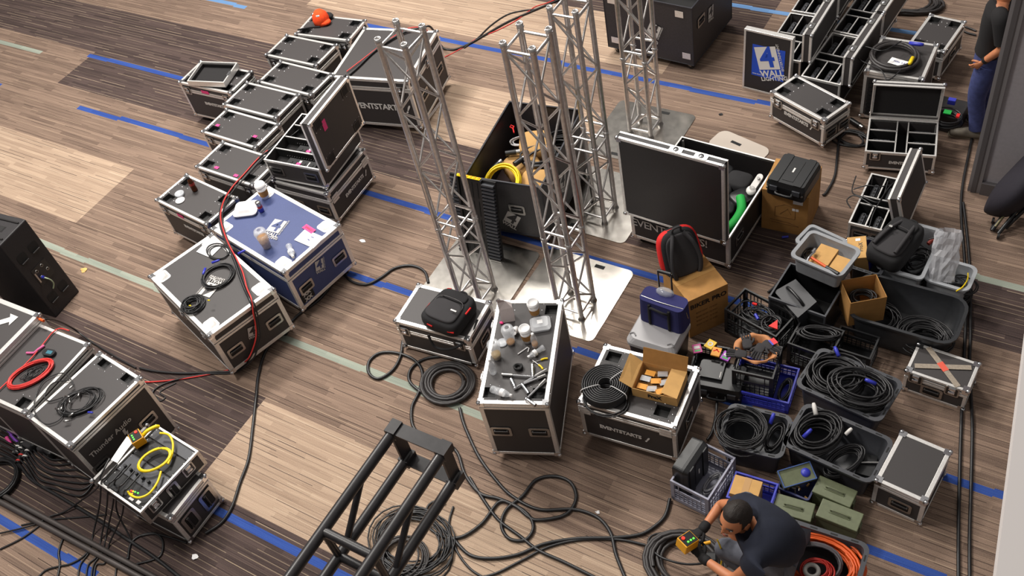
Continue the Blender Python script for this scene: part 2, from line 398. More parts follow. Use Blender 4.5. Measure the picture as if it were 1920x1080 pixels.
def cornerballs(parent, w, d, z0, z1, r=.022, which='all', name='corner_ball'):
    if which == 'none': return
    for x in (0, w):
        for y in (0, d):
            for z in (z0, z1):
                if which == 'top' and z == z0: continue
                if which == 'bot' and z == z1: continue
                b = MB(Matrix.Translation((x+(.004 if x else -.004), y+(.004 if y else -.004), z+(.003 if z == z1 else -.003))))
                sx_, sy_, sz_ = (-1 if x else 1), (-1 if y else 1), (-1 if z == z1 else 1)
                b.ball((sx_*.009,sy_*.009,sz_*.009), r, CHR, 8)
                zt_ = -.0015 if sz_ < 0 else 0
                b.bb(min(0,sx_*.05),min(0,sy_*.05),min(zt_,sz_*.003),max(0,sx_*.05),max(0,sy_*.05),max(0,sz_*.003)+.001,CHR)
                b.bb(min(0,sx_*.05),-.0005,min(0,sz_*.05),max(0,sx_*.05),.0005,max(0,sz_*.05),CHR)
                b.bb(-.0005,min(0,sy_*.05),min(0,sz_*.05),.0005,max(0,sy_*.05),max(0,sz_*.05),CHR)
                b.obj(name, parent)
def caster(parent, x, y, h, m=RUB, r=None):
    r = r or h*.42
    b = MB(Matrix.Translation((x,y,0)) @ rotZ(random.uniform(0,6)))
    b.cyl((-.016,0,r),(.016,0,r),r,m,14); b.bb(-.026,-.02,r,-.02,.02,h,STEEL); b.bb(.02,-.02,r,.026,.02,h,STEEL); b.bb(-.04,-.035,h-.008,.04,.035,h,STEEL)
    return b.obj('caster', parent)
def fcase(key, label, A, B, D, zt, z0=.1, t=.028, seam=.1, col=None, name='flight_case', group=None, dish=None, latches='', handles='', casters=True,
          lidopen=False, ball=True, wheel=None, w=None, d=None, base=0, trim=None, cat_='flight case', lkind=0, dishdepth=.045, hdy=0, silver_dish=False, topcol=None):
    """closed road case; dish = list of (u,v) fractions for caster cups in the lid"""
    M_, ww, dd = A if B is None else place(A, B, D, zt, base)
    w = w or ww; d = d or dd; zt -= base
    col = col or BLK; trim = trim or ALU
    r = empty(name, label, cat_, M_, group)
    c = Case(); c.M = M_; c.w = w; c.d = d; c.z0 = z0; c.zt = zt; c.root = r; CASES[key] = c
    zs = zt-seam
    b = MB(); e = .003
    b.bb(e,e,z0+e,w-e,d-e,zs-.004,col); body = b.obj('body', r)
    b = MB(); b.ring(-.001,-.001,w+.001,d+.001,z0,z0+t,t,trim)
    for x in (0,w-t):
        for y in (0,d-t): b.bb(x-.0005,y-.0005,z0+t,x+t+.0005,y+t+.0005,zs-.03,trim)
    b.ring(-.002,-.002,w+.002,d+.002,zs-.03,zs-.006,.012,trim)
    b.obj('body_edging', r, bevel=.002)
    top = topcol or col
    b = MB(); cups = []
    if dish:
        cw, cd = .115, .1
        for u, v in dish: cups.append((w*u-cw/2, d*v-cd/2, w*u+cw/2, d*v+cd/2))
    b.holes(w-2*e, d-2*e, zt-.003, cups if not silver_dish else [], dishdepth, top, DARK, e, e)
    b.add([(e,e,zs),(w-e,e,zs),(w-e,d-e,zs),(e,d-e,zs),(e,e,zt-.003),(w-e,e,zt-.003),(w-e,d-e,zt-.003),(e,d-e,zt-.003)], [(0,1,5,4),(1,2,6,5),(2,3,7,6),(3,0,4,7),(3,2,1,0)], col)
    lid = b.obj('lid', r)
    b = MB(); b.ring(-.001,-.001,w+.001,d+.001,zt-t,zt,t,trim); b.ring(-.002,-.002,w+.002,d+.002,zs+.002,zs+.022,.012,trim)
    for x in (0,w-t):
        for y in (0,d-t): b.bb(x,y,zs+.02,x+t,y+t,zt-t,trim)
    b.obj('lid_edging', r, bevel=.002)
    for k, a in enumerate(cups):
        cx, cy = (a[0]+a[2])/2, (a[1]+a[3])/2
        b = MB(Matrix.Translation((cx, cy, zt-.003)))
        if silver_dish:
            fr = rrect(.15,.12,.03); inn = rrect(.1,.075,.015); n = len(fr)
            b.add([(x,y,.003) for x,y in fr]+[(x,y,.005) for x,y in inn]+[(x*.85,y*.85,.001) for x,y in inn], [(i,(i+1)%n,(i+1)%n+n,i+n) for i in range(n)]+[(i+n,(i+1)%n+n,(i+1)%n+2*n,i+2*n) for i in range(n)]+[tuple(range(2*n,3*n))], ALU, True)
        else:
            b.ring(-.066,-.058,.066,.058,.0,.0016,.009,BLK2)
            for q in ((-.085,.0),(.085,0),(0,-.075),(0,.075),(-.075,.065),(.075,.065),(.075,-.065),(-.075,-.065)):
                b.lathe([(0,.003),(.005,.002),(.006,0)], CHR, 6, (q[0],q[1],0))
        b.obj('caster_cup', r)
    if ball: cornerballs(r, w, d, z0, zt)
    if casters and z0 > .03:
        for x in (.09, w-.09):
            for y in (.09, d-.09): caster(r, x, y, z0+.002, wheel or RUB)
    for s_ in latches.split():
        k, u = s_[0], float(s_[1:]); L = side(c, k); wd_ = w if k in 'FB' else d
        latch(r, L @ Matrix.Translation(((u-.5)*wd_, zs-(z0+zt)/2, .003)), 1, lkind)
    for s_ in handles.split():
        k, u = s_[0], float(s_[1:]); L = side(c, k); wd_ = w if k in 'FB' else d
        handle(r, L @ Matrix.Translation(((u-.5)*wd_, (zs-zt)/2+hdy, .001)))
    return c
def sticker(c, k, u, v, sx_, sy_, m, rot=0, name='tape_label', n=.004, bend=0):
    L = side(c, k); wd_ = c.d if k in 'RL' else c.w; hh = c.d if k == 'T' else c.zt-c.z0
    b = MB(L @ Matrix.Translation(((u-.5)*wd_, (v-.5)*hh, n)) @ rotZ(rot)); b.box((0,0,0),(sx_,sy_,.0008),m)
    return b.obj(name, c.root)
def ctext(c, k, u, v, s, size, m=None, shear=0, rot=0, sx=1, bold=0, space=1, n=.004):
    L = side(c, k); wd_ = c.d if k in 'RL' else c.w; hh = c.d if k == 'T' else c.zt-c.z0
    return text(s, size, m or LGREY, c.root, L @ Matrix.Translation(((u-.5)*wd_, (v-.5)*hh, n)) @ rotZ(rot), shear=shear, sx=sx, bold=bold, space=space)
def clogo(c, k, u, v, s, rot=0, word2='LIGHTING', dark=None, n=.003, side_='ENTERTAINMENT'):
    L = side(c, k); wd_ = c.d if k in 'RL' else c.w; hh = c.d if k == 'T' else c.zt-c.z0
    return logo4(c.root, L @ Matrix.Translation(((u-.5)*wd_, (v-.5)*hh, n)), s, word2, dark, rot, side_)
def events(c, k, u, v, size):
    ctext(c, k, u, v, 'EVENTSTARTS', size, m=WHT, space=.88, bold=.0022)
    ctext(c, k, u+size*3.45/(c.w if k in 'FB' else c.d), v-.02, '!', size*1.35, m=WHT, shear=.5, bold=.004)
# ---- the pile of small cases on the left
D4 = [(.14,.2),(.86,.2),(.14,.8),(.86,.8)]
g = 'small black flight cases in the left pile'
HP = .6
fc = fcase('p1','small black flight case, farthest of the pile, carrying an orange cap',(552.5,64),(654,76.4),(586,26.4),HP,dish=D4,latches='F.12 F.88',handles='R.5',group=g)
fc = fcase('p2','small black flight case just in front of the one with the orange cap',(497,102.8),(592.8,123.6),(537,64.4),HP,dish=D4,latches='F.12 F.88',handles='R.5',group=g)
fc = fcase('p3','small black flight case touching the corner of the wide black case, third from the top',(483,153),(583,179),(523,113),HP,dish=D4,latches='F.12 F.88',handles='R.5',group=g)
fc = fcase('p4','plain small black flight case behind the pink stickered one beside the open case',(417.8,196),(517.8,222),(462,153),HP,dish=D4,latches='F.12 F.88',handles='R.5',group=g)
fc = fcase('p5','small black flight case with two pink stickers and nothing lying on its lid',(377.5,247),(479,278),(422,203),HP,dish=D4,latches='F.12 F.88',handles='R.5',group=g)
sticker(fc,'T',.14,.36,.05,.035,PINK); sticker(fc,'T',.83,.36,.05,.035,PINK)
fc = fcase('p6','small black flight case with a red and black cable crossing its pink stickered lid',(366.4,312.5),(473,348.6),(415,264),HP,dish=D4,latches='F.12 F.88',handles='R.5',group=g)
sticker(fc,'T',.3,.17,.055,.035,PINK); sticker(fc,'T',.66,.13,.055,.035,PINK)
fc = fcase('p7','small black flight case nearest of the pile, carrying a dark bottle and round lids',(291.4,375),(387,422),(347,325),HP,dish=D4,latches='F.12 F.88',handles='R.5',group=g)
sticker(fc,'F',.45,.86,.1,.045,PINK); events(fc,'F',.6,.55,.055)
fc = fcase('p0','small black flight case standing apart left of the pile with a tray on its lid',(334.4,154),(431.7,175),(374.7,114),HP,dish=D4,latches='F.12 F.88',handles='R.5',group=g)
sticker(fc,'F',.48,.86,.12,.045,PINK); events(fc,'F',.56,.5,.055)
# framed shallow lid tray on top of it
a = CASES['p0']; M_, w, d = place((352,155),(421,158),(378,119),.66,.61)
r = empty('lid_tray','shallow open tray with aluminium edges lying on the lone small case','tray', M_ @ rotX(.03))
b = MB(); b.bb(0,0,0,w,d,.006,FOAM); b.obj('panel', r)
b = MB(); b.ring(0,0,w,d,0,.075,.016,ALU); b.ring(.015,.015,w-.015,d-.015,.005,.05,.01,DKSTEEL); b.obj('edging', r)
b = MB(); b.box((w*.97,d*.45,.075),(.03,.08,.01),CHR); b.obj('latch', r)
# wide black case
fc = fcase('big','wide square black flight case behind the pile lettered EVENTSTARTS',(620,144),(764,153),(678,51.4),.76,t=.035,seam=.13,handles='R.3 R.8',latches='R.55 F.86')
events(fc,'F',.48,.42,.11)
# stack: closed case below, open case with raised lid on it
fc = fcase('low','closed black flight case carrying the open case of light bars',(510,339),(613,365),(570,254),.47,z0=.06,latches='R.12 R.9',handles='F.35 F.82',seam=.12,lkind=1)
events(fc,'R',.55,.42,.06)
# blue case, black case with round cables, catering case, middle case
fc = fcase('blue','large blue flight case carrying cups and a takeout box',(395.5,429),(531.7,512.5),(494,343),.655,z0=.1,t=.04,seam=.12,col=BLUE,dish=[(.1,.13),(.9,.13),(.1,.87),(.9,.87)],silver_dish=True,handles='R.2 R.8',name='flight_case')
clogo(fc,'T',.53,.5,.21,rot=.28,dark=BLUE); clogo(fc,'R',.5,.57,.14,rot=-.25,dark=BLUE,word2='')
sticker(fc,'R',.16,.22,.15,.12,DARK,name='black_sticker')
for q in range(4): ctext(fc,'R',.16+(-.03,.03,-.03,.03)[q],.22+(-.06,.06,.06,-.06)[q],'X',.06,bold=.003,n=.006)
sticker(fc,'T',.89,.6,.26,.16,PAPER,rot=.1,name='paper_note'); sticker(fc,'T',.8,.72,.15,.06,PINK,rot=-.05,n=.006); ctext(fc,'T',.8,.72,'SMALLS',.034,RED,n=.008)
for q in range(3): ctext(fc,'T',.9,.64-q*.03,('Cable','a b c d','Misc')[q] if q!=1 else '~ ~ ~ ~',.02,mat('blue_ink',(50,60,150),.7),rot=.1,n=.006)
fc = fcase('black','large black flight case carrying two coils of thin black cable',(279,518),(391.4,631.4),(394,435),.66,z0=.1,t=.04,seam=.12,dish=[(.1,.13),(.9,.13),(.1,.87),(.9,.87)],silver_dish=True,handles='R.2 R.8',latches='F.5 F.86')
clogo(fc,'T',.55,.44,.2,rot=PI+.35); clogo(fc,'R',.5,.5,.13,rot=-.3,word2='')
sticker(fc,'T',.15,.83,.2,.19,PAPER,rot=.25,name='paper_note')
fc = fcase('cater','tall black flight case crowded with drinks and ratchet wrenches',(895,756),(1027,759),(925.6,562.7),.83,z0=.1,t=.034,seam=.05,dish=[(.14,.1),(.86,.1),(.14,.9),(.86,.9)],handles='F.22 F.78',latches='L.25 L.75')
fc = fcase('es','black flight case lettered EVENTSTARTS carrying a cable spool and an open carton',(1083.3,753),(1266,804),(1128.7,644),.56,z0=.1,t=.032,seam=.09,dish=[(.14,.83),(.82,.2),(.86,.83),(.14,.17)],latches='F.06 F.9',handles='R.5',lkind=1)
events(fc,'F',.42,.42,.062)
fc = fcase('bp','low black flight case with a black backpack on its lid',(739,601.4),(878,638.3),(779.6,531),.42,z0=.04,t=.034,seam=.12,latches='F.1 F.85',handles='R.5',casters=False)
# right side small cases
fc = fcase('right','small black flight case with a plain lid beside the dark totes',(1641,900),(1736.6,943),(1683.6,804.6),.33,z0=.004,t=.03,seam=.05,handles='F.55',casters=False)
fc = fcase('xc','small black flight case with a tape cross on its lid',(1698,694.5),(1816,735),(1716,641.5),.26,z0=.004,t=.024,seam=.06,latches='F.18 F.76',handles='F.46',casters=False)
TAPE = mat('masking_tape',(150,138,124),.8,noise=.15,nscale=60)
sticker(fc,'T',.5,.5,.42,.045,TAPE,rot=-.72,name='tape_strip'); sticker(fc,'T',.5,.5,.42,.045,TAPE,rot=.4,name='tape_strip',n=.005); sticker(fc,'T',.5,.5,.09,.05,mat('red_label',(220,90,70),.7),rot=-.72,name='tape_label',n=.006)
fc = fcase('es2','closed black flight case on blue castors lettered EVENTSTARTS, near the standing man',(1445,172),(1546,227),(1491,139),.42,z0=.09,t=.03,seam=.1,dish=[(.13,.25),(.87,.25),(.13,.78),(.87,.78)],latches='F.15 F.85',handles='R.3 R.8',wheel=BLP)
events(fc,'F',.5,.5,.055)
fc = fcase('c3','black flight case with aluminium edges left of the standing man',(1702,83),(1770,99),(1716,20),.42,z0=.08,t=.03,seam=.1,dish=[(.2,.12),(.8,.12),(.2,.85),(.8,.85)],handles='F.5 R.5')
# thunder audio cases
fc = fcase('t1','black flight case carrying a red cable coil, second in the row on the left',(47,780),(129,838),(167,648),.85,z0=.1,t=.03,w=.58,d=.82) if False else None
def rowcase(key,label,A,B,D,zt,**k): return fcase(key,label,A,B,D,zt,**k)
TH = rowcase('t2','black flight case lettered Thunder Audio with microphone cables on its lid',(52,782),(129,838),(172,650),.87,z0=.1,t=.03,seam=.07,w=.6,handles='R.78 R.12',dish=[(.25,.93),(.8,.93)])
ctext(TH,'R',.37,.68,'Thunder Audio',.075,m=LGREY,bold=.001,sx=.95)
b = MB(side(TH,'R') @ Matrix.Translation((.02,.06,.004))); b.add([(-.02,.04,0),(.012,.045,0),(.0,.0,0),(.02,.005,0),(-.015,-.09,0),(-.004,-.02,0),(-.024,-.02,0)],[(0,1,2,6),(2,3,5,6),(3,4,5)],LGREY); b.obj('emblem', TH.root)
rowcase('t1','black flight case with a coiled red cable on its lid, beside the Thunder Audio case',(-52,731),(46,776),(87,612),.87,z0=.1,t=.03,seam=.07,dish=[(.85,.1),(.15,.1)])
rowcase('t0','black flight case with a white arrow on its lid, at the left edge',(-170,668),(-55,720),(-50,540),.97,z0=.1,t=.045,seam=.07)
# ------------------------------------------------------------------ open cases
def lidshell(parent, L, length, height, th, col, inner, label=None, t=.026, balls=True, name='lid'):
    """open lid: L's x runs along the hinge, y up, z outward; shell opens towards -z"""
    b = MB(L); b.bb(.003,.003,th-.012,length-.003,height-.003,th-.003,col)
    for x0,y0,x1,y1 in ((0,0,length,.01),(0,height-.01,length,height),(0,0,.01,height),(length-.01,0,length,height)): b.bb(x0+.002,y0+.002,.004,x1-.002,y1-.002,th-.01,col)
    b.bb(.012,.012,th-.02,length-.012,height-.012,th-.012,inner)
    o = b.obj(name, parent)
    if label: o['label'] = label
    b = MB(L)
    b.ring(-.001,-.001,length+.001,height+.001,th-t,th,t,ALU); b.ring(-.002,-.002,length+.002,height+.002,0,.022,.012,ALU)
    e = b.obj('lid_edging', o, bevel=.002)
    if balls:
        for x in (0,length):
            for y in (0,height):
                b = MB(L @ Matrix.Translation((x,y,th))); b.ball((0.006 if not x else -.006,.006 if not y else -.006,-.008),.022,CHR,8)
                b.bb(-.05 if x else 0,-.0015,-.03,0 if x else .05,.0015,.002,CHR) if False else b.bb(-.045 if x else 0,-.045 if y else 0,-.001,0 if x else .045,0 if y else .045,.0015,CHR)
                b.obj('corner_ball', o)
    return o
def ocase(key, label, A, B, D, zt, z0, base=0, t=.022, hinge='R', lh=None, lth=.1, lean=0, divs=(), w=None, d=None, group=None, handles='', latches='', casters=True, floorz=None, col=None, inner=None, wheel=None, name='flight_case', lname='lid', balls='bot'):
    M_, ww, dd = A if B is None else place(A, B, D, zt, base); w = w or ww; d = d or dd; zt -= base; col = col or BLK; inner = inner or FOAM
    r = empty(name, label, 'flight case', M_, group)
    c = Case(); c.M = M_; c.w = w; c.d = d; c.z0 = z0; c.zt = zt; c.root = r; CASES[key] = c
    fz = floorz if floorz is not None else z0+.02; c.fz = fz
    b = MB(); b.ring(.003,.003,w-.003,d-.003,z0,zt-.004,.012,col); b.bb(.014,.014,z0,w-.014,d-.014,fz,inner); b.obj('body', r)
    b = MB(); b.ring(-.001,-.001,w+.001,d+.001,z0,z0+t,t,ALU); b.ring(-.002,-.002,w+.002,d+.002,zt-.028,zt,.017,ALU)
    for x in (0,w-t):
        for y in (0,d-t): b.bb(x,y,z0+t,x+t,y+t,zt-.028,ALU)
    b.obj('body_edging', r, bevel=.002)
    for (x0,y0,x1,y1) in divs:
        b = MB(); P0 = Vector((x0*w,y0*d,0)); P1 = Vector((x1*w,y1*d,0)); dx = abs(x1-x0) > abs(y1-y0); h = .005
        a0, a1 = (min(P0.x,P1.x), max(P0.x,P1.x)); c0, c1 = (min(P0.y,P1.y), max(P0.y,P1.y))
        if dx: c0 -= h; c1 += h; a0 += .013*(x0 < .01); a1 -= .013*(x1 > .99)
        else: a0 -= h; a1 += h; c0 += .013*(y0 < .01); c1 -= .013*(y1 > .99)
        b.bb(a0,c0,fz,a1,c1,zt-.022,DARK); b.bb(a0-.001,c0-.001,zt-.022,a1+.001,c1+.001,zt-.012,ALU); b.obj('divider', r)
    cornerballs(r, w, d, z0, zt, which=balls)
    if casters and z0 > .03:
        for x in (.08, w-.08):
            for y in (.08, d-.08): caster(r, x, y, z0+.002, wheel or RUB)
    if lh:
        if hinge == 'R': L = frame((w+.002,0,zt+.002),(0,1,0),(0,0,1)) @ rotX(-lean); ln = d
        elif hinge == 'B': L = frame((w,d+.002,zt+.002),(-1,0,0),(0,0,1)) @ rotX(-lean); ln = w
        elif hinge == 'F': L = frame((0,-.002,zt+.002),(1,0,0),(0,0,1)) @ rotX(-lean); ln = w
        c.lidL = L; c.lid = lidshell(r, L, ln, lh, lth, col, inner, name=lname); c.lh = lh; c.ln = ln; c.lth = lth
    for s_ in handles.split():
        k, u = s_[0], float(s_[1:]); wd_ = w if k in 'FB' else d
        handle(r, side(c, k) @ Matrix.Translation(((u-.5)*wd_, 0, .001)))
    for s_ in latches.split():
        k, u = s_[0], float(s_[1:]); wd_ = w if k in 'FB' else d
        latch(r, side(c, k) @ Matrix.Translation(((u-.5)*wd_, (zt-z0)/2-.055, .003)), .9)
    return c
def at(c, x, y, z, rz=0): return c.M @ TR(x, y, z, rz)
def lightbar(M_, L=.3, w=.09, h=.1, label='', group=None, n=4, lenses=False):
    r = empty('light_fixture', label, 'stage light', M_, group)
    b = MB(); b.prism(rrect(w,L,.02,3),0,h*.7,FIXG,top=rrect(w*.8,L*.94,.016,3)); b.obj('housing', r)
    b = MB(Matrix.Translation((0,0,h*.7))); b.prism(rrect(w*.42,L*.8,.01,3),0,h*.2,PLG); 
    for k in range(n): b.lathe([(0,h*.26),(.009,h*.26),(.012,h*.2)],DKSTEEL,8,(0,(-.3+.6*k/(n-1))*L,0))
    b.obj('yoke', r)
    b = MB(); b.tube(cat([(-w*.3,-L*.48,h*.3),(-w*.3,-L*.56,h*.4),(w*.3,-L*.56,h*.4),(w*.3,-L*.48,h*.3)],4),.008,PLG,6); b.obj('handle', r)
    return r
# open case standing on the closed one
GRP_S = 'power boxes in the open case of the left stack'
c = ocase('open1','open black flight case with raised lid stacked on the closed lettered case',(494,299),(599,318.6),(566,209),.76,.02,base=.475,hinge='R',lh=.60,lth=.11,divs=((0,.27,1,.27),(0,.52,1,.52),(0,.77,1,.77)),w=.7,d=.77,handles='F.18 F.8',casters=False,floorz=.16,balls='bot')
text('EVENTSTARTS', .06, LGREY, c.root, side(c,'R') @ Matrix.Translation((.0,.03,.004)), space=.86)
b = MB(c.lidL @ Matrix.Translation((.2,.44,.111))); b.box((0,0,0),(.06,.12,.001),PINK); b.obj('tape_label', c.lid)
for u,v in ((.16,.12),(.84,.12),(.16,.86),(.84,.86)):
    b = MB(c.lidL @ Matrix.Translation((c.ln*u, c.lh*v, .111))); b.ring(-.055,-.05,.055,.05,-.002,.001,.008,DKSTEEL); b.bb(-.047,-.042,-.003,.047,.042,.0002,DARK)
    for q in ((-.07,-.06),(.07,-.06),(-.07,.06),(.07,.06),(0,.068),(0,-.068)): b.lathe([(0,.002),(.004,.0015),(.005,0)],CHR,6,(q[0],q[1],0))
    b.obj('caster_cup', c.lid)
for k in range(4):
    y0 = (.0,.27,.52,.77)[k]; y1 = (.27,.52,.77,1)[k]; ym = (y0+y1)/2*c.d
    r = empty('power_box', 'black power box in the open case, %s compartment' % ('nearest','second nearest','third nearest','farthest')[k], 'power box', at(c, .38, ym, .162), GRP_S)
    b = MB(); b.bb(-.16,-.06,0,.2,.05,.06,PLB)
    for q in range(14): b.bb(-.2+q*.03,.055,0,-.19+q*.03,.062,.075,DKSTEEL)
    b.obj('housing', r)
    b = MB(); b.bb(-.02,-.04,.06,.01,.03,.063,LGREY); b.bb(.1,-.04,.06,.112,.03,.063,LGREY); b.obj('label_strip', r)
    for q in (-.11,-.06,.05,.15): b = MB(); b.prism(rrect(.036,.036,.008,3,q,-.01),.06,.066,DARK); b.obj('socket', r)
    if k < 3: b = MB(); b.box((-.01,-.02,.0645),(.05,.03,.001),PINK); b.obj('tape_label', r)
# big black case with tall lid standing at the front
c = ocase('biglid','large open black flight case with its tall lid standing up at the front, lettered EVENTSTARTS',(1180,389),(1366,446),(1262,253),.49,.1,hinge='F',lh=.93,lth=.09,w=1.01,d=1.1,t=.035,handles='R.2',floorz=.18,col=BLK2)
# lid faces the viewer: outer panel outward
text('EVENTSTARTS!', .13, LGREY, c.root, side(c,'F') @ Matrix.Translation((-.1,.02,.004)), space=.9, bold=.001)
BC = c
for u in (.55,.78):
    b = MB(c.lidL @ Matrix.Translation((c.ln*u, c.lh+.002, .045)) @ rotX(-PI/2)); b.prism(rrect(.12,.08,.01,3),0,.003,STEEL); b.lathe([(0,.012),(.022,.01),(.024,.003)],CHR,10); b.obj('latch', c.lid)
# trunk of tools
TRK = mat('trunk_black', (46,44,47), .45, noise=.2, nscale=50)
c = ocase('trunk','tall open black trunk holding a yellow cable coil and tools, among the trusses',(870,330),(1014,352),(942,188),.82,.12,w=.8,d=1.16,t=.02,handles='F.62',floorz=.3,col=TRK,inner=mat('brown_lining',(52,30,26),.8),balls='none')
c.root.name = 'road_trunk'; c.root['category'] = 'trunk'
for ch in c.root.children:
    if ch.name.startswith('body_edging'): ch.data.materials[0] = mat('dark_edging',(44,44,50),.4,.3)
TK = c
logo4(c.root, side(c,'F') @ Matrix.Translation((.02,-.16,.004)), .2, '', TRK, rot=-.5, side='')
clogo(c,'R',.4,.5,.2,rot=-.5,word2='',dark=TRK,side_='')
# black cable ramp leaning on trunk front
P0, P1 = W(878,336,.85), W(952,352,.85)
ux = (P1-P0).normalized(); g0 = W(915,482,0); g1 = W(968,497,0)
r = empty('cable_ramp','black ribbed cable ramp with yellow underside leaning on the front of the tool trunk','cable ramp', frame((P0.x-ux.x*.02, P0.y-ux.y*.02, 0) , ux, (0, .16, .98)) @ Matrix.Translation((0,0,.03)))
r.matrix_basis = Matrix.Translation((c.M.translation.x-.02, c.M.translation.y-.24,0)) @ rotZ(math.atan2(ux.y,ux.x)) @ rotX(PI/2-.2)
b = MB(); b.bb(-.08,0,-.02,.42,.9,.0,RUB)
for k in range(4):
    for q in range(4): b.bb(.04+k*.058,.05+q*.21,.0,.048+k*.058,.22+q*.21,.004,DARK)
b.bb(.0,0,0,.022,.9,.02,PLB); b.bb(.26,0,0,.28,.9,.03,PLB)
b.obj('deck', r)
for q in range(22):
    b = MB(); b.bb(.28,.012+q*.04,0,.41,.03+q*.04,.035,PLG); b.obj('rib', r)
    b = MB(); b.bb(-.075,.012+q*.04,0,.0,.03+q*.04,.022,PLG); b.obj('rib', r)
b = MB(); b.bb(.0,.9,-.02,.26,.906,.02,YEL)
for q in range(6): b.bb(.02+q*.042,.906,-.015,.04+q*.042,.912,.012,YELP)
b.obj('hinge_edge', r)
# rows of open fixture cases, top right
DV = ((0,.42,1,.42),(0,.56,1,.56),(.36,0,.36,.42),(.7,0,.7,.42),(.36,.56,.36,1),(.7,.56,.7,1))
GR = 'open cases of stage lights at the top right'
GL = 'stage lights in the open cases at the top right'
def litcase(key, label, A, B, D, lab, zt=.4, **k):
    c = ocase(key, label, A, B, D, zt, .09, hinge='R', lh=.34, lth=.1, divs=DV, w=.42, d=.82, group=GR, floorz=.22, handles='', **k)
    n = 0
    for j, ym in enumerate((.21,.78)):
        for i, xm in enumerate((.18,.53,.85)):
            lightbar(at(c, xm*c.w+.006, ym*c.d, .222), .28, .085, .12, 'black stage light, %s row, %s slot, %s' % (('near','far')[j], ('left','middle','right')[i], lab), GL)
    for u in (.2,.8): 
        b = MB(c.lidL @ Matrix.Translation((c.ln*u, c.lh+.002, .03)) @ rotX(-PI/2)); b.prism(rrect(.1,.07,.01,3),0,.003,STEEL); b.lathe([(0,.014),(.02,.01),(.022,.003)],CHR,10); b.obj('latch', c.lid)
    return c
K1M = placey((1502,142),(1546,80),.42,.4)
def back(P, dy): return (P[0] @ Matrix.Translation((0,dy,0)), P[1], P[2])
litcase('k1','open case of stage lights nearest the cable rack, in front in the right column',K1M,None,None,'front case of the right column')
litcase('k2','open case of stage lights behind another one in the right column, at the top edge',back(K1M,.85),None,None,'rear case of the right column')
K3M = placey((1430,102),(1470,41),.42,.4)
litcase('k3','open case of stage lights partly hidden behind the blue poster panel',K3M,None,None,'case behind the blue poster')
litcase('k4','open case of stage lights cut by the top edge, rear of the left column',back(K3M,.86),None,None,'rear case of the left column')
# open ES case with lid at back and one with lid at right
c = ocase('o1','open lettered black flight case with foam lined lid raised, in front of the cable rack',(1622,283),(1760,293),(1628,203),.28,.06,hinge='B',lh=.42,lth=.07,w=.64,d=.5,floorz=.1,latches='F.15 F.72',
   divs=((.42,0,.42,1),(.58,0,.58,1),(0,.36,.42,.36),(0,.68,.42,.68),(.58,.36,1,.36),(.58,.68,1,.68)),lean=.05,casters=False)
c.root.children[0]
events(c,'F',.56,.45,.045)
GO = 'stage lights in the open case with the foam lined lid'
for i, xm in enumerate((.21,.79)):
    for j, ym in enumerate((.18,.52,.84)):
        lightbar(at(c, xm*c.w, ym*c.d, .102, PI/2), .2, .09, .11, 'black stage light in the %s stack, %s slot, of the open case with foam lid' % (('left','right')[i], ('near','middle','far')[j]), GO)
c = ocase('o2','open black flight case tangled with cables behind the black backpack, its narrow lid upright',(1591,417),(1662,434),(1620,322),.3,.06,hinge='R',lh=.4,lth=.1,w=.4,d=.7,floorz=.1,divs=DV,lean=.25,handles='F.3 F.7',casters=False)
GP = 'stage lights in the tangled open case'
for j, ym in enumerate((.21,.78)):
    for i, xm in enumerate((.18,.53,.85)):
        lightbar(at(c, xm*c.w+.006, ym*c.d, .102), .24, .08, .13, 'black stage light in the %s row, %s slot, of the tangled open case' % (('near','far')[j], ('left','middle','right')[i]), GP)
# tall black crate at the top centre
M_, w, d = place((1130,-17),(1289,14),(1150,-95),.85)
c = ocase('cen','tall black lettered crate with metal corner plates behind the trusses, cut by the top edge',(1128,-18),(1289,14),(1168,-100),.86,.1,w=1.12,d=1.0,t=.012,floorz=.3,col=TRK,inner=DARK,balls='none')
c.root['category'] = 'crate'; c.root.name = 'wooden_crate'
for ch in c.root.children:
    if ch.name.startswith('body_edging'): ch.data.materials[0] = mat('dark_edging',(44,44,50),.4,.3)
for u,v in ((.1,.16),(.92,.16),(.1,.86),(.86,.86)): sticker(c,'F',u,v,.1,.08,ALU,name='corner_plate')
clogo(c,'R',.45,.55,.17,rot=-.1,word2='',dark=TRK,side_='')
handle(c.root, side(c,'R') @ Matrix.Translation((-.3,.1,.003)), 1.0); handle(c.root, side(c,'R') @ Matrix.Translation((.25,.2,.003)), 1.0)
logo4(c.root, side(c,'F') @ Matrix.Translation((.08,-.02,.004)), .2, 'LIGHTING', TRK, rot=-.4)
# poster panel leaning
g0, g1 = W(1392,164), W(1478,186); ux = (g1-g0).normalized(); w = (g1-g0).length
M_ = Matrix.Translation(g0) @ rotZ(math.atan2(ux.y, ux.x)) @ rotX(PI/2-.06)
r = empty('case_lid','black case lid with a blue lettered poster, standing upright before the open cases','case lid', M_)
b = MB(); h = .74; b.bb(0,.0,-.06,w,h,0,BLK2); b.obj('panel', r)
b = MB(); b.ring(-.002,-.002,w+.002,h+.002,-.062,.003,.022,ALU); b.obj('edging', r, bevel=.002)
POST = mat('blue_poster',(28,74,190),.6)
b = MB(); b.bb(.1,.2,.0,w-.07,h-.16,.0025,POST); po = b.obj('poster', r)
logo4(po, Matrix.Translation((w*.56,h*.57,.0035)), .34, 'LIGHTING', POST, rot=.28, wht=WHT)
text('www.4wall.com', .022, WHT, po, Matrix.Translation((w*.34,.225,.0035)) @ rotZ(-.02))
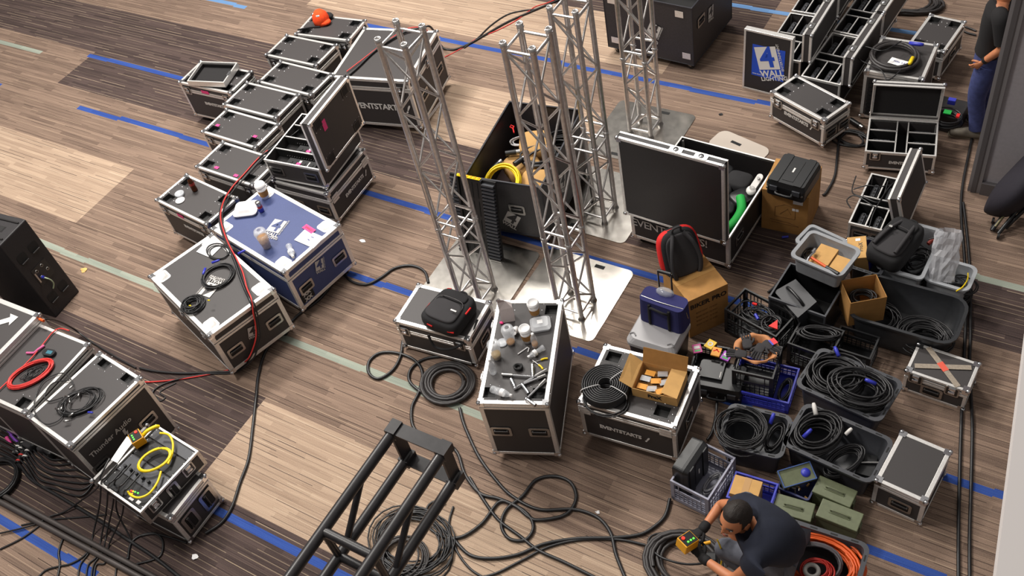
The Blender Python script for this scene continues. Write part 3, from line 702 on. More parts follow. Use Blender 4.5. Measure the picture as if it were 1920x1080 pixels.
# ------------------------------------------------------------------ equipment rack under the round cable
c = fcase('rack','black equipment rack case under a thick round coil of cable',(TR(-1.93,8.33,0,.02),0,0),None,None,.6,z0=.02,t=.03,w=.56,d=.6,casters=False,seam=.04)
sticker(c,'T',.5,.35,.2,.1,PAPER,rot=-.2,name='paper_note'); ctext(c,'T',.5,.35,'FOH  1-2',.03,mat('blue_ink',(50,60,150),.7),rot=-.2,n=.007)
b = MB(side(c,'F'))
for k in range(9): b.box((-.05,-.22+k*.05,.004),(.36,.034,.01),PLB); b.box((.17,-.22+k*.05,.012),(.02,.02,.01),STEEL)
b.obj('rack_panel', c.root)
# ------------------------------------------------------------------ box trusses
def chord_ends(b, x, y, z0, z1, r=.0245):
    b.cyl((x,y,z0),(x,y,z1),r,TRUSS,14)
def truss(label, cx, cy, secs, plate_rz=0, s=.243, rz=0, pc=None, psize=.92):
    r = empty('truss_tower', label, 'truss tower', TR(cx, cy, 0, rz), 'silver box trusses standing on base plates')
    h = s/2; z = .012
    b = MB(TR((pc or (0,0))[0],(pc or (0,0))[1],0,plate_rz)); p = psize/2
    b.prism(rrect(psize,psize,.06,4),0.0005,.008,PLATE); b.box((p*.25,p*.86,.0085),(.1,.04,.002),DARK); b.box((-p*.25,-p*.86,.0085),(.1,.04,.002),DARK)
    b.obj('base_plate', r)
    for si, L in enumerate(secs):
        z0, z1 = z, z+L
        for x,y in ((-h,-h),(h,-h),(h,h),(-h,h)):
            b = MB(); b.cyl((x,y,z0+.0),(x,y,z1-.05),.0245,TRUSS,14)
            b.lathe([(.0245,z1-.05),(.027,z1-.046),(.027,z1-.0),(.019,z1),(.017,z1-.04)],TRUSS,14,(x,y,0))
            b.cyl((x-.034,y,z1-.025),(x+.034,y,z1-.025),.006,CHR,6)
            b.obj('chord', r)
        for k,(a,c_) in enumerate((((-h,-h),(h,-h)),((h,-h),(h,h)),((h,h),(-h,h)),((-h,h),(-h,-h)))):
            for zz in (z0+.075, z1-.075):
                b = MB(); b.cyl((a[0],a[1],zz),(c_[0],c_[1],zz),.0125,TRUSS,10); b.obj('rung', r)
            n = max(2, round((L-.15)/.3)); b = MB(); q0 = a; zz = z0+.075; st = (L-.15)/n
            for i in range(n):
                e0, e1 = (a, c_) if (i+k) % 2 == 0 else (c_, a)
                b.cyl((e0[0],e0[1],zz+i*st+.01),(e1[0],e1[1],zz+(i+1)*st-.01),.0105,TRUSS,8)
            b.obj('lacing', r)
        z = z1
    for x,y in ((-h,-h),(h,-h),(h,h),(-h,h)):
        b = MB(); b.lathe([(.034,.008),(.034,.016),(.027,.02),(.027,.05)],STEEL,12,(x,y,0)); b.obj('socket', r)
    return r
truss('leftmost silver truss tower, rising in front of the wide black case',-4.47,4.70,(1.0,2.0),pc=(-.13,.24),plate_rz=.03)
truss('silver truss tower second from the left, base plate behind the tall drinks case',-3.51,4.93,(1.0,2.0),pc=(-.13,.13))
truss('silver truss tower in the middle of the group, behind the second one',-3.86,6.12,(1.0,1.47),pc=(-.04,.15))
truss('silver truss tower farthest back, next to the tall black crate',-3.97,7.46,(1.0,2.0),pc=(-.02,-.08))
# spare pale plate seen behind the big case
r = MB(TR(*W(1385,277).xy,0,-.25)); r.prism(rrect(.62,.3,.09,5),0,.01,mat('beige_plate',(196,184,172),.5,.3)); o = r.obj('base_plate_spare'); o.name='metal_plate'
tag(o,'pale rounded plate with a slot lying on the floor behind the large open case','plate')
r.box((0,0,0),(0,0,0),DARK)
b = MB(TR(*W(1380,270).xy,0,-.25)); b.bb(-.06,-.018,.0102,.06,.018,.0112,DARK); q = b.obj('slot', o)
# ------------------------------------------------------------------ flown black truss in the foreground
def blacktruss():
    y0 = 1.66; zt = 3.3; zb = 3.06; x0, x1 = -2.3, -2.02; yl = -.6
    r = empty('black_truss','heavy black box truss end crossing the bottom of the picture','truss', Matrix.Translation((x0, y0, zb)))
    w = x1-x0; H = zt-zb
    for n,(x,z) in enumerate(((0,0),(w,0),(0,H),(w,H))):
        b = MB(); b.cyl((x,-.01,z),(x,yl-y0,z),.027,FRAMEB,16); b.obj('chord', r)
    b = MB()
    for x in (0,w): b.box((x,-.035,H/2),(.012,.07,H),FRAMEB)
    for z in (0,H): b.box((w/2,-.035,z+(.02 if z else -.01)),(w,.07,.008),FRAMEB)
    for x in (.0,w): b.box((x,-.035,H+.005),(.055,.075,.055),FRAMEB); b.box((x,-.035,-.005),(.055,.075,.055),FRAMEB)
    b.obj('end_frame', r)
    ys = [-.6,-1.2,-1.8]
    for y in ys:
        for z in (H,0):
            b = MB(); b.cyl((0,y,z),(w,y,z),.022,FRAMEB,12); b.obj('rung', r)
        for x in (0,w):
            b = MB(); b.cyl((x,y,0),(x,y,H),.018,FRAMEB,12); b.obj('rung', r)
    for (a,c_) in ((-.08,-.55),(-.65,-1.15),(-1.25,-1.75)):
        for x in (0,w):
            b = MB(); b.cyl((x,a-.22,H),(x,c_,0),.016,FRAMEB,12); b.obj('brace', r)
blacktruss()
# twin pipes lying at the lower left
p0, p1 = W(-60,893,.03), W(330,1108,.03)
for k, lab in ((0,'far one of two long dark pipes lying side by side at the lower left'),(1,'near one of two long dark pipes lying side by side at the lower left')):
    q0, q1 = W(-60,893+k*15,.03), W(330,1112+k*15-8,.03)
    b = MB(); b.cyl(q0,q1,.024,mat('grey_pipe',(84,78,76),.5,.5),12); o = b.obj('pipe'); tag(o, lab, 'pipe', 'long dark pipes')
# ------------------------------------------------------------------ subwoofers
SUBM = mat('sub_black',(33,30,32),.6,noise=.3,nscale=120,bump=.5,bscale=150)
def sub(label, A, B, D, zt, w, d):
    M_, _, _ = place(A, B, D, zt)
    r = empty('subwoofer', label, 'speaker', M_, 'black subwoofer cabinets on the left')
    b = MB(); b.bb(0,0,.0,w,d,zt,SUBM); b.obj('cabinet', r, bevel=.012)
    b = MB()
    b.bb(.03,d*.2,zt,w-.03,d*.24,zt+.012,DKSTEEL); b.bb(.03,d*.8,zt,w-.03,d*.84,zt+.012,DKSTEEL)
    for x in (.25,.75): b.bb(w*x-.05,d*.45,zt,w*x+.05,d*.6,zt+.004,DARK); b.bb(w*x-.06,d*.43,zt-.001,w*x+.06,d*.62,zt+.002,DKSTEEL)
    b.obj('rigging', r)
    L = frame((w,d/2,zt/2),(0,1,0),(0,0,1))
    for v in (.24,-.3):
        for u in (-.08,.08):
            b = MB(L @ Matrix.Translation((u,v*zt,.001))); b.prism(rrect(.11,.11,.03,4),0,.002,DARK); b.cyl((-.045,-.05,.01),(.045,-.05,.01),.008,DKSTEEL,8); b.obj('handle', r)
    b = MB(L @ Matrix.Translation((0,0,.002))); b.box((0,-.03,0),(.2,.22,.004),PLB)
    for u,v in ((-.05,.03),(.03,.04),(.06,-.04),(-.04,-.06)): b.lathe([(.012,.006),(.016,.006),(.018,.002)],STEEL,12,(u,v,0))
    b.bb(-.09,-.1,.002,-.075,.03,.005,STEEL); b.obj('connector_plate', r)
    b = MB(L @ Matrix.Translation((0,0,.004))); b.tube(cat([(-.04,-.06,0),(-.03,-.08,.05),(-.01,-.13,.05),(.0,-.2,.03),(-.02,-.26,.0)],5),.007,mat('white_green_cord',(190,205,170),.5),7)
    b.cyl((-.04,-.06,0),(-.04,-.06,.03),.016,BLP,10); b.obj('power_lead', r)
    return r
sub('black subwoofer cabinet with a power lead, farther from the row of cases',(-60,540),(14,468),(-120,400),1.05,.5,.52) if False else None
def sub2(label, top_front_right, top_back_right, zt, w):
    a, c_ = W(*top_front_right, zt), W(*top_back_right, zt)
    uy = (c_-a); d = uy.length; uy.normalize(); ux = Vector((uy.y, -uy.x, 0))
    o_ = a-ux*w
    return sub_at(label, Matrix.Translation((o_.x,o_.y,0)) @ rotZ(math.atan2(ux.y,ux.x)), w, d, zt)
def sub_at(label, M_, w, d, zt):
    global place
    keep = place; place = lambda *a, **k: (M_, w, d)
    r = sub(label, 0, 0, 0, zt, w, d); place = keep; return r
sub2('black subwoofer cabinet with a short power lead plugged in, standing apart from the case row',(-2,462),(48,411),1.09,.75)
sub2('black subwoofer cabinet cut by the left edge, beside the case with the arrow',(-112,552),(-57,497),1.09,.75)
# ------------------------------------------------------------------ cables
def cable(label, pts, r, m=None, z=None, name='cable', group=None, cat_='cable', closed=False, n=7, tagit=True, parent=None):
    m = m or CAB; P = []
    for p in pts:
        zz = p[2] if len(p) > 2 else (r if z is None else z+r)
        P.append(W(p[0], p[1], zz))
    b = MB(); b.tube(cat(P, 8, closed), r, m, n, closed); o = b.obj(name, parent)
    return tag(o, label, cat_, group) if tagit else o
def coilpts(rx, ry, turns, r, seed, spread=.25, h=.05, per=22, jit=.05):
    R_ = random.Random(seed); K = int(turns*2)+3
    sc = [1-spread*R_.random() for _ in range(K)]; cx = [R_.uniform(-jit, jit)*rx for _ in range(K)]; cy = [R_.uniform(-jit, jit)*ry for _ in range(K)]
    zz = sorted(R_.random()*h for _ in range(K)); ph = R_.uniform(0, 6)
    out = []
    for i in range(int(turns*per)):
        t = i/per*2; k = int(t); f = t-k; f = f*f*(3-2*f)
        L = lambda a: a[k]*(1-f)+a[k+1]*f
        an = ph+2*PI*i/per
        out.append((L(cx)+rx*L(sc)*math.cos(an), L(cy)+ry*L(sc)*math.sin(an), r+L(zz)))
    return out
def coil(label, M_, rx, ry, turns, r, m=None, seed=1, spread=.25, h=.05, group=None, name='cable_coil', jit=.05, n=6, tails=(), cat_='cable coil'):
    m = m or CAB; P = coilpts(rx, ry, turns, r, seed, spread, h, jit=jit)
    b = MB(); b.tube(P, r, m, n)
    for t in tails: b.tube(cat(t, 6), r, m, n)
    o = b.obj(name, L=M_); return tag(o, label, cat_, group)
def plug(parent, L, m, r=.012, l=.07):
    b = MB(L); b.lathe([(0,0),(r,.001),(r,l*.75),(r*.7,l),(0,l)], m, 10); return b.obj('plug', parent)
def rel(o, wpt): return o.matrix_basis.inverted() @ wpt
def upx(px, py, z=0): return Matrix.Translation(W(px, py, z))
# ------------------------------------------------------------------ small things on the cases
def coffee(label, px, py, z, s=1, g=None, lid=True):
    r = empty('paper_cup', label, 'cup', upx(px,py,z), g)
    b = MB(); b.lathe([(0,0),(.03*s,0),(.042*s,.125*s),(.040*s,.125*s),(0,.118*s)], PAPER, 20); b.obj('cup', r)
    b = MB(); b.lathe([(.0345*s,.03*s),(.0405*s,.088*s)], CARD2, 20); b.obj('sleeve', r)
    if lid: b = MB(); b.lathe([(.044*s,.122*s),(.045*s,.13*s),(.041*s,.133*s),(.039*s,.146*s),(.034*s,.146*s),(.033*s,.142*s),(0,.142*s)], PAPER, 20); b.obj('lid', r)
    return r
AMBER = mat('iced_coffee',(198,140,66),.3); 
def clearcup(label, px, py, z, fill=.35, s=1, g=None, liquid=None, dome=True):
    r = empty('plastic_cup', label, 'cup', upx(px,py,z), g)
    b = MB(); b.lathe([(0,.001),(.029*s,.001),(.044*s,.135*s),(.042*s,.135*s),(.028*s,.004),(0,.004)], CLEAR, 20); b.obj('cup', r)
    if fill: b = MB(); q = .027*s+.013*s*fill; b.lathe([(0,.006),(.0275*s,.006),(q,.006+.12*s*fill),(0,.006+.12*s*fill)], liquid or AMBER, 20); b.obj('drink', r)
    if dome: b = MB(); b.lathe([(.046*s,.134*s),(.046*s,.139*s),(.04*s,.16*s),(.015*s,.168*s),(.014*s,.166*s)], CLEAR, 20); b.obj('lid', r)
    return r
def bottle(label, M_, s=1, g=None, label_m=None, cap=None, crumple=0, liquid=None, body=None):
    r = empty('water_bottle', label, 'bottle', M_, g)
    prof = [(0,.002),(.028,0),(.032,.01),(.032,.035),(.029,.042),(.032,.05),(.032,.085),(.029,.09),(.032,.1),(.031,.13),(.022,.16),(.012,.178),(.012,.19)]
    if crumple:
        R_ = random.Random(3); prof = [(a*(1-(crumple*R_.random() if .02 < z_ < .15 else 0)), z_*.93) for a, z_ in prof]
    b = MB(); b.lathe([(a*s,z_*s) for a,z_ in prof], body or CLEAR, 14); b.obj('bottle', r)
    b = MB(); b.lathe([(.0325*s,.088*s),(.0325*s,.122*s)], label_m or PAPER, 14); b.obj('label_band', r)
    if liquid: b = MB(); b.lathe([(0,.004),(.027*s,.004),(.029*s,.06*s),(0,.06*s)], liquid, 12); b.obj('drink', r)
    b = MB(); b.lathe([(.0145*s,.178*s*(.93 if crumple else 1)),(.0145*s,.198*s*(.93 if crumple else 1)),(0,.198*s*(.93 if crumple else 1))], cap or PAPER, 12); b.obj('cap', r)
    return r
def lying(p0, p1, z, r=.032):
    a, b_ = W(*p0, z+r), W(*p1, z+r); d = (b_-a).normalized()
    return Matrix.Translation(a) @ d.to_track_quat('Z','Y').to_matrix().to_4x4()
ZC = .83
r = empty('paper_bag','white paper bag standing open on the tall case of drinks','bag',upx(953,598,ZC) @ rotZ(math.atan2(RT.y,RT.x)+.1))
b = MB(); bx = [(-.055,-.035),(.055,-.035),(.055,.035),(-.055,.035)]
b.prism(bx,0,.16,mat('white_bag',(216,204,202),.85,bump=.6,bscale=30),top=[(-.052,-.03),(.058,-.03),(.056,.028),(-.05,.03)],cap=False)
b.prism([(-.052,-.03),(.058,-.03),(.056,.028),(-.05,.03)],.16,.24,MATS['white_bag'],top=[(-.052,-.022),(.015,-.012),(.0,.0),(-.05,.018)],cap=False)
b.add([(x,y,.003) for x,y in bx],[(0,1,2,3)],MATS['white_bag']); b.obj('sack', r)
coffee('white paper cup with brown sleeve at the far end of the tall drinks case',1004,591,ZC,1.15)
coffee('white paper cup with brown sleeve in the middle of the tall case of drinks',989,639,ZC,1.15)
clearcup('clear plastic cup of amber drink, middle left on the tall case',958,643,ZC,.12,1.2)
clearcup('clear plastic cup of pale drink near the left rim of the tall case',932,671,ZC,.35,1.2,liquid=mat('pale_drink',(206,170,100),.3))
bottle('short clear bottle of amber drink with white cap, right of the middle cup',upx(1004,650,ZC),.85,liquid=AMBER,label_m=CLEAR)
bottle('upright empty clear water bottle at the left rim of the tall case',upx(925,699,ZC),.9,label_m=CLEAR)
bottle('clear water bottle with white label lying at the near end of the tall case',lying((921,729),(965,744),ZC),.95)
bottle('crumpled clear water bottle lying right of the middle of the tall case',lying((1020,651),(985,673),ZC,.025),.85,crumple=.5)
o = MB(); o.lathe([(0,.0),(.045,0),(.046,.006),(.04,.01),(0,.009)],FOGP,20); o = o.obj('cup_lid',L=upx(942,643,ZC)); tag(o,'clear white cup lid lying between the two clear cups','lid')
b = MB(); b.lathe([(0,.0),(.025,0),(.032,.06),(.03,.06),(0,.01)],PAPER,16); o = b.obj('paper_cup',L=upx(969,616,ZC+.03) @ rotX(1.2)); tag(o,'small white paper cup tipped over behind the two white lidded cups','cup')
r = empty('clamshell_box','clear plastic takeout clamshell at the right rim of the tall case','food box',upx(1014,611,ZC) @ rotZ(.6))
b = MB(); b.prism(rrect(.15,.13,.025,3),.001,.03,CLEAR,top=rrect(.17,.15,.03,3)); b.obj('tray', r)
b = MB(); b.prism(rrect(.165,.145,.03,3),.031,.055,CLEAR,top=rrect(.13,.11,.025,3)); b.obj('lid', r); b = MB(); b.box((0.0,.0,.057),(.045,.04,.001),PAPER); b.obj('sticker', r)
b = MB(); 
for k in range(5): b.tube(coilpts(.035,.03,1.2,.006,k+40,.3,.03),.008,DARK,6)
o = b.obj('rubber_cap',L=upx(972,690,ZC)); tag(o,'crumpled black cap lying on the tall case between bottle and wrenches','cap')
b = MB(); b.ball((0,0,.012),.014,PINK,8,(1.4,1,.8)); o = b.obj('pink_wrapper',L=upx(941,607,ZC)); tag(o,'small pink wrapper below the white paper bag','wrapper')
b = MB(); b.tube([W(971,664,ZC+.004),W(989,651,ZC+.004),W(992,653,ZC+.004),W(990,660,ZC+.004)],.005,PAPER,6); o = b.obj('plastic_hook'); tag(o,'white plastic hook lying left of the crumpled bottle','hook')
def wrench(label, pts, z):
    P = [W(x,y,z+.016) for x,y in pts]
    r = empty('ratchet_wrench', label, 'wrench', Matrix.Translation(P[0]), 'ratchet wrenches on the tall case')
    T = Matrix.Translation(-P[0])
    b = MB(T); b.tube([P[0], P[0].lerp(P[1],.35)],.014,STEEL,10); b.tube([P[0].lerp(P[1],.35),P[1]],.009,CHR,10); b.obj('handle', r)
    b = MB(T); b.ball(P[1],.02,CHR,10,(1,1,.8)); b.obj('ratchet_head', r)
    b = MB(T); d = (P[2]-P[1]); b.tube([P[1],P[2]],.013,CHR,10); b.tube([P[1]+d*.6,P[2]],.016,CHR,10); b.obj('socket', r)
wrench('chrome ratchet wrench lying crosswise, farthest of the wrenches',[(941,702),(999,706),(998,684)],ZC)
wrench('chrome ratchet wrench with handle ending at the right rim, left of the others',[(1025,693),(966,727),(958,711)],ZC)
wrench('chrome ratchet wrench whose socket points to the near rim, in the middle of the wrenches',[(1023,703),(979,721),(991,738)],ZC+.002)
wrench('chrome ratchet wrench nearest the front corner of the tall case',[(1023,712),(987,748),(1004,760)],ZC)
r = empty('wire_stripper','pair of pliers with yellow grips on the tall case','pliers',upx(1001,677,ZC)); T = upx(1001,677,ZC).inverted()
b = MB(T); b.tube([W(998,680,ZC+.006),W(1014,675,ZC+.006)],.004,STEEL,6); b.tube([W(999,676,ZC+.006),W(1010,684,ZC+.006)],.004,STEEL,6); b.obj('jaws', r)
for q in (((1014,675),(1027,672)),((1010,684),(1018,692))): b = MB(T); b.tube(cat([W(*q[0],ZC+.006),W((q[0][0]+q[1][0])/2,(q[0][1]+q[1][1])/2-1,ZC+.007),W(*q[1],ZC+.006)],4),.008,YEL,8); b.obj('grip', r)
# on the near case of the pile and the blue case
bottle('dark bottle with red label on the nearest small case of the left pile',upx(366,357,.6),.95,label_m=mat('red_print',(150,40,30),.5),cap=RUB,body=mat('brown_glass',(92,50,30),.2,trans=.4),liquid=mat('dark_drink',(110,60,24),.3))
o = MB(); o.lathe([(0,.0),(.05,0),(.052,.006),(.045,.01),(0,.009)],PAPER,22); o = o.obj('cup_lid',L=upx(338,376,.6)); tag(o,'white round lid on the nearest small case of the left pile','lid')
b = MB(); b.lathe([(0,.0),(.046,0),(.05,.03),(.048,.03),(0,.004)],FOGP,22); o = b.obj('cup_lid',L=upx(338,366,.6)); tag(o,'clear dish lid behind the white round lid on the nearest small case','lid')
coffee('white paper cup with brown sleeve at the far corner of the blue case',498,370,.656,1.3)
r = empty('takeout_box','white foam takeout box on the blue case','food box',upx(463,394,.656) @ rotZ(.52))
b = MB(); b.prism(rrect(.23,.2,.04,4),0,.022,PAPER,top=rrect(.25,.22,.045,4)); b.obj('tray', r)
b = MB(); b.prism(rrect(.25,.22,.045,4),.024,.034,PAPER,top=rrect(.23,.2,.04,4)); b.prism(rrect(.21,.18,.04,4),.034,.062,PAPER,top=rrect(.15,.13,.03,4)); b.obj('lid', r)
r = empty('drink_can','slim blue and silver drink can beside the takeout box','can',upx(491,396,.656))
b = MB(); b.lathe([(0,0),(.024,.001),(.027,.008),(.027,.05)],BLP,18); b.lathe([(.027,.05),(.027,.122),(.022,.132),(0,.13)],STEEL,18); b.obj('can', r); b = MB(); b.lathe([(.0275,.055),(.0275,.085)],mat('red_band',(180,40,50),.4),18); b.obj('band', r)
clearcup('clear plastic cup half full of amber drink in the middle of the blue case',501,463,.656,.8,1.4)
bottle('crumpled clear bottle lying near the edge of the blue case',lying((541,460),(548,478),.656,.03),1.0,crumple=.45)
# orange cap and lanyard
r = empty('orange_beanie','bright orange knit cap on the farthest small case','cap',upx(604,42,.6) @ rotZ(.5))
b = MB(); b.lathe([(.0,.17),(.05,.165),(.09,.12),(.105,.06),(.1,.0),(.09,.0)],mat('orange_knit',(240,74,22),.9,noise=.12,nscale=40,bump=.8,bscale=40),18); b.ball((.05,-.05,.03),.07,MATS['orange_knit'],10,(1.2,.9,.5)); b.obj('crown', r)
b = MB(); b.box((.0,-.07,.13),(.04,.02,.03),PAPER); b.obj('patch', r)
cable('black lanyard strap trailing from the orange cap',[(600,50,.61),(585,51,.61),(572,53,.61),(558,56,.61)],.009,FAB,name='lanyard',cat_='strap')
b = MB(); b.ball((0,0,.03),.07,FAB,10,(1.2,.8,.5)); o = b.obj('black_gloves',L=upx(616,33,.6)); tag(o,'black gloves bundled behind the orange cap','gloves')
# ------------------------------------------------------------------ coils on cases
o = coil('thick stack of thin black cable with blue connectors, centre of the large black case',upx(409,520,.66),.165,.165,9,.0055,seed=11,spread=.22,h=.03)
for x,y,dx,dy in ((385,503,-3,8),(397,493,8,-3),(446,476,6,-3)):
    p = rel(o, W(x,y,.69)); q = rel(o, W(x+dx,y+dy,.69)); plug(o, Matrix.Translation(p) @ (q-p).to_track_quat('Z','Y').to_matrix().to_4x4(), BLP, .012, .08)
coil('loose black cable looped above the round coil on the large black case',upx(411,473,.66),.15,.1,3,.006,seed=12,spread=.4,h=.02,jit=.2)
o = coil('messy bundle of thin black cable with yellow ties on the large black case',upx(364,573,.66),.125,.11,16,.005,seed=13,spread=.6,h=.07,jit=.15)
for x,y in ((355,573),(390,563)): p = rel(o, W(x,y,.74)); plug(o, Matrix.Translation(p) @ rotY(1.2), YEL, .007, .03)
o = coil('coil of bright red cable on the left case lid',upx(60,703,.87) @ rotZ(1.0),.22,.13,9,.0075,RED,seed=14,spread=.22,h=.03)
coil('tangle of thin black cord inside the red coil',upx(62,702,.87) @ rotZ(1.0),.12,.07,7,.004,seed=15,spread=.7,h=.03,jit=.35)
r = empty('gadget','small black gadget with a blue-green display beside the red coil','gadget',upx(94,664,.87) @ rotZ(.2))
b = MB(); b.prism(rrect(.13,.07,.03,4),0,.03,PLB); b.obj('housing', r); b = MB(); b.box((.01,0,.031),(.06,.035,.002),mat('display',(60,110,125),.3)); b.obj('display', r)
b = MB(); b.tube([W(50,662,.875),W(64,662,.88),W(72,655,.89),W(83,648,.88)],.012,mat('pink_cloth',(196,92,140),.8),6); o = b.obj('pink_ribbon'); tag(o,'pink ribbon lying behind the red coil','ribbon')
o = coil('bunch of black microphone cables with silver connectors on the Thunder Audio case',upx(152,754,.87) @ rotZ(.9),.2,.15,9,.005,seed=16,spread=.5,h=.03,jit=.2)
R_ = random.Random(5)
for x,y in ((138,722),(149,735),(130,748),(122,743),(117,760),(104,766),(128,781),(130,789),(165,773)):
    p = rel(o, W(x,y,.9)); plug(o, Matrix.Translation(p) @ rotZ(R_.uniform(0,6)) @ rotY(1.5), STEEL if x != 165 else BLP, .009, .05)
cable('thin black cable looping across both left case lids',[(138,722,.885),(128,705,.89),(112,700,.885),(82,714,.885),(66,745,.885),(66,775,.885),(85,795,.885),(110,788,.885),(122,770,.885)],.005)
cable('second thin black cable crossing the gap of the left cases',[(130,713,.885),(100,718,.885),(84,740,.885),(92,752,.885),(118,745,.885)],.005)
o = coil('thick round coil of heavy black cable on the equipment rack',upx(1676,110,.62),.235,.225,6,.016,mat('cable_grey_black',(50,46,46),.5),seed=17,spread=.2,h=.07,n=8)
plug(o, Matrix.Translation(rel(o,W(1712,105,.7))) @ rotX(1.5), YEL, .02, .12); plug(o, Matrix.Translation(rel(o,W(1705,78,.7))) @ rotY(1.5), BLP, .02, .14)
o.location.z = .6
cable('thin black cable looping over the thick coil on the rack',[(1690,77,.72),(1655,95,.73),(1620,88,.7),(1610,110,.65),(1650,130,.7),(1665,150,.7),(1690,130,.7)],.006)
# spool on the lettered middle case
r = empty('cable_spool','flat spool of black cable with white ties on the lettered middle case','cable spool',upx(1137,730,.562))
for k in range(5): 
    b = MB()
    for q in range(8): b.tube([(math.cos(a)*(.06+q*.018),math.sin(a)*(.06+q*.018),.009+k*.017) for a in [2*PI*i/28 for i in range(28)]],.009,CAB,6,closed=True)
    b.obj('cable_layer', r)
for a in (1.1,-.2,3.9): b = MB(rotZ(a)); b.tube(cat([(.05,0,.03),(.06,0,.092),(.195,0,.092),(.205,0,.03)],4),.003,PAPER,6); b.obj('cable_tie', r)
coil('loose turns of black cable slipping over the front rim beside the spool',upx(1135,752,.56),.2,.16,4,.006,seed=18,spread=.3,h=.02)
# open carton of connectors
M_, w, d = place((1188,739),(1273,761),(1201,672),.58,.562); w, d = .35,.3
a_, b2 = W(1186,741,.565), W(1270,762,.565); ux = (b2-a_); w = ux.length; ux.normalize(); d = .27
M_ = Matrix.Translation((a_.x,a_.y,.562)) @ rotZ(math.atan2(ux.y,ux.x)); H = .1
r = empty('carton','open cardboard carton of packed connectors on the lettered middle case','carton',M_)
b = MB(); b.ring(0,0,w,d,0,H,.004,CARD); b.bb(.003,.003,0,w-.003,d-.003,.004,CARD2); b.obj('box', r)
def flap(parent, pts, m=CARD):
    b = MB(); n = (Vector(pts[1])-Vector(pts[0])).cross(Vector(pts[3])-Vector(pts[0])).normalized()*.003
    v = [Vector(p) for p in pts]+[Vector(p)+n for p in pts]
    b.add(v,[(0,1,2,3),(7,6,5,4),(0,4,5,1),(1,5,6,2),(2,6,7,3),(3,7,4,0)],m); return b.obj('flap', parent)
flap(r,[(0,0,H),(0,d,H),(-.1,d,H+.08),(-.1,0,H+.06)]); flap(r,[(0,d,H),(w,d,H),(w,d+.05,H+.13),(0,d+.05,H+.13)],CARD2)
flap(r,[(w,0,H),(w,d,H),(w-.12,d-.02,H+.02),(w-.13,.01,H+.02)])
text('ProX', .05, RUB, r, frame((w*.5,-.001,H*.5),(1,0,0),(0,0,1)), bold=.003)
for k,(x,y) in enumerate(((.06,.06),(.14,.06),(.22,.06),(.06,.14),(.15,.14),(.22,.15),(.08,.2),(.18,.22))):
    q = empty('packed_connector','bagged black connector in the open carton, %s' % ('front left','front middle','front right','middle left','centre','middle right','back left','back right')[k],'connector',M_ @ TR(x,y,.006,.3*(k%3)),'bagged connectors in the open carton')
    b = MB(); b.cyl((-.03,0,.03),(.02,0,.03),.014,PLB,8); b.cyl((.02,0,.03),(.04,0,.03),.011,STEEL,8); b.obj('connector', q)
    b = MB(); b.box((0,.012,.045),(.08,.05,.003),CLEAR if k%2 else mat('orange_card',(220,150,50),.6)); b.obj('packet', q)
# ------------------------------------------------------------------ rack stack at the lower left
M_, w, d = placer((319,974),(385,891),.62,.43)
c = fcase('rl','black flight case with two long handles standing under the audio rack',(M_,w,d),None,None,.43,z0=.03,t=.03,seam=.06,casters=False)
for u in (-.1,.12): handle(c.root, side(c,'R') @ Matrix.Translation((u,-.02,.003)) @ rotZ(PI/2), 1.25)
M_, w, d = place((183,906),(263,962),(282,789),.62,.432)
r = empty('audio_rack','open topped audio rack full of wired equipment under the yellow cable','audio rack',M_); RK = r; RM = M_; H = .19
b = MB(); b.bb(.003,.003,0,w-.003,d-.003,H-.035,BLK2); b.ring(.003,.003,w-.003,d-.003,H-.04,H-.003,.012,BLK2); b.obj('body', r)
b = MB(); b.ring(0,0,w,d,H-.022,H,.02,ALU); b.ring(0,0,w,d,0,.022,.02,STEEL)
for x in (0,w-.03):
    for y in (0,d-.03): b.bb(x-.001,y-.001,.02,x+.031,y+.031,H-.02,STEEL)
b.obj('edging', r, bevel=.002)
L = frame((w,d/2,H/2),(0,1,0),(0,0,1))
handle(r, L @ Matrix.Translation((-.02,-.01,.003)) @ rotZ(PI/2), .9); latch(r, L @ Matrix.Translation((-.2,.03,.003))); latch(r, L @ Matrix.Translation((.17,.03,.003)))
for k,(y0,y1) in enumerate(((.02,.16),(.17,.34),(.35,.52),(.53,.63))):
    q = empty('rack_unit', 'black rack unit in the audio rack, %s' % ('nearest the front rim','second from the front rim','third from the front rim','farthest from the front rim')[k],'rack unit',RM @ TR(.03,y0*d/.65+.01,H-.034),'rack units in the audio rack')
    hh = (y1-y0)*d/.65-.006; ww = w-.06
    b = MB(); b.bb(0,0,0,ww,hh,.018,PLG if k in (1,3) else PLB); b.obj('panel', q)
    b = MB()
    for x in (.01,ww-.01):
        for y in (.02,hh-.02): b.lathe([(0,.021),(.006,.02),(.007,.018)],CHR,6,(x,y,0))
    b.obj('screws', q)
    if k == 0:
        for i,(x,y) in enumerate(((.28,.07),(.3,.075),(.32,.08),(.29,.05),(.31,.055),(.35,.085))):
            b = MB(); b.box((x,y,.021),(.012,.012,.006),mat(('led_red','led_amber','led_green')[i%3],((230,60,30),(250,170,30),(90,220,70))[i%3],.4,emit=((255,60,30),(255,170,30),(90,255,70))[i%3],es=1.5)); b.obj('button', q)
        b = MB(); b.box((.42,.03,.0195),(.04,.03,.002),PAPER); b.obj('label_sticker', q); b = MB(); b.box((.34,.02,.0195),(.05,.02,.002),PAPER); b.obj('label_sticker', q)
    if k == 1:
        for i in range(6): b = MB(); b.cyl((.06+i*.075,.05,.016),(.06+i*.075,.05,.05),.014,PLB,10); b.obj('connector', q)
    if k == 2: b = MB(); b.box((ww*.42,hh*.5,.019),(.22,.08,.003),DARK); b.obj('vent', q)
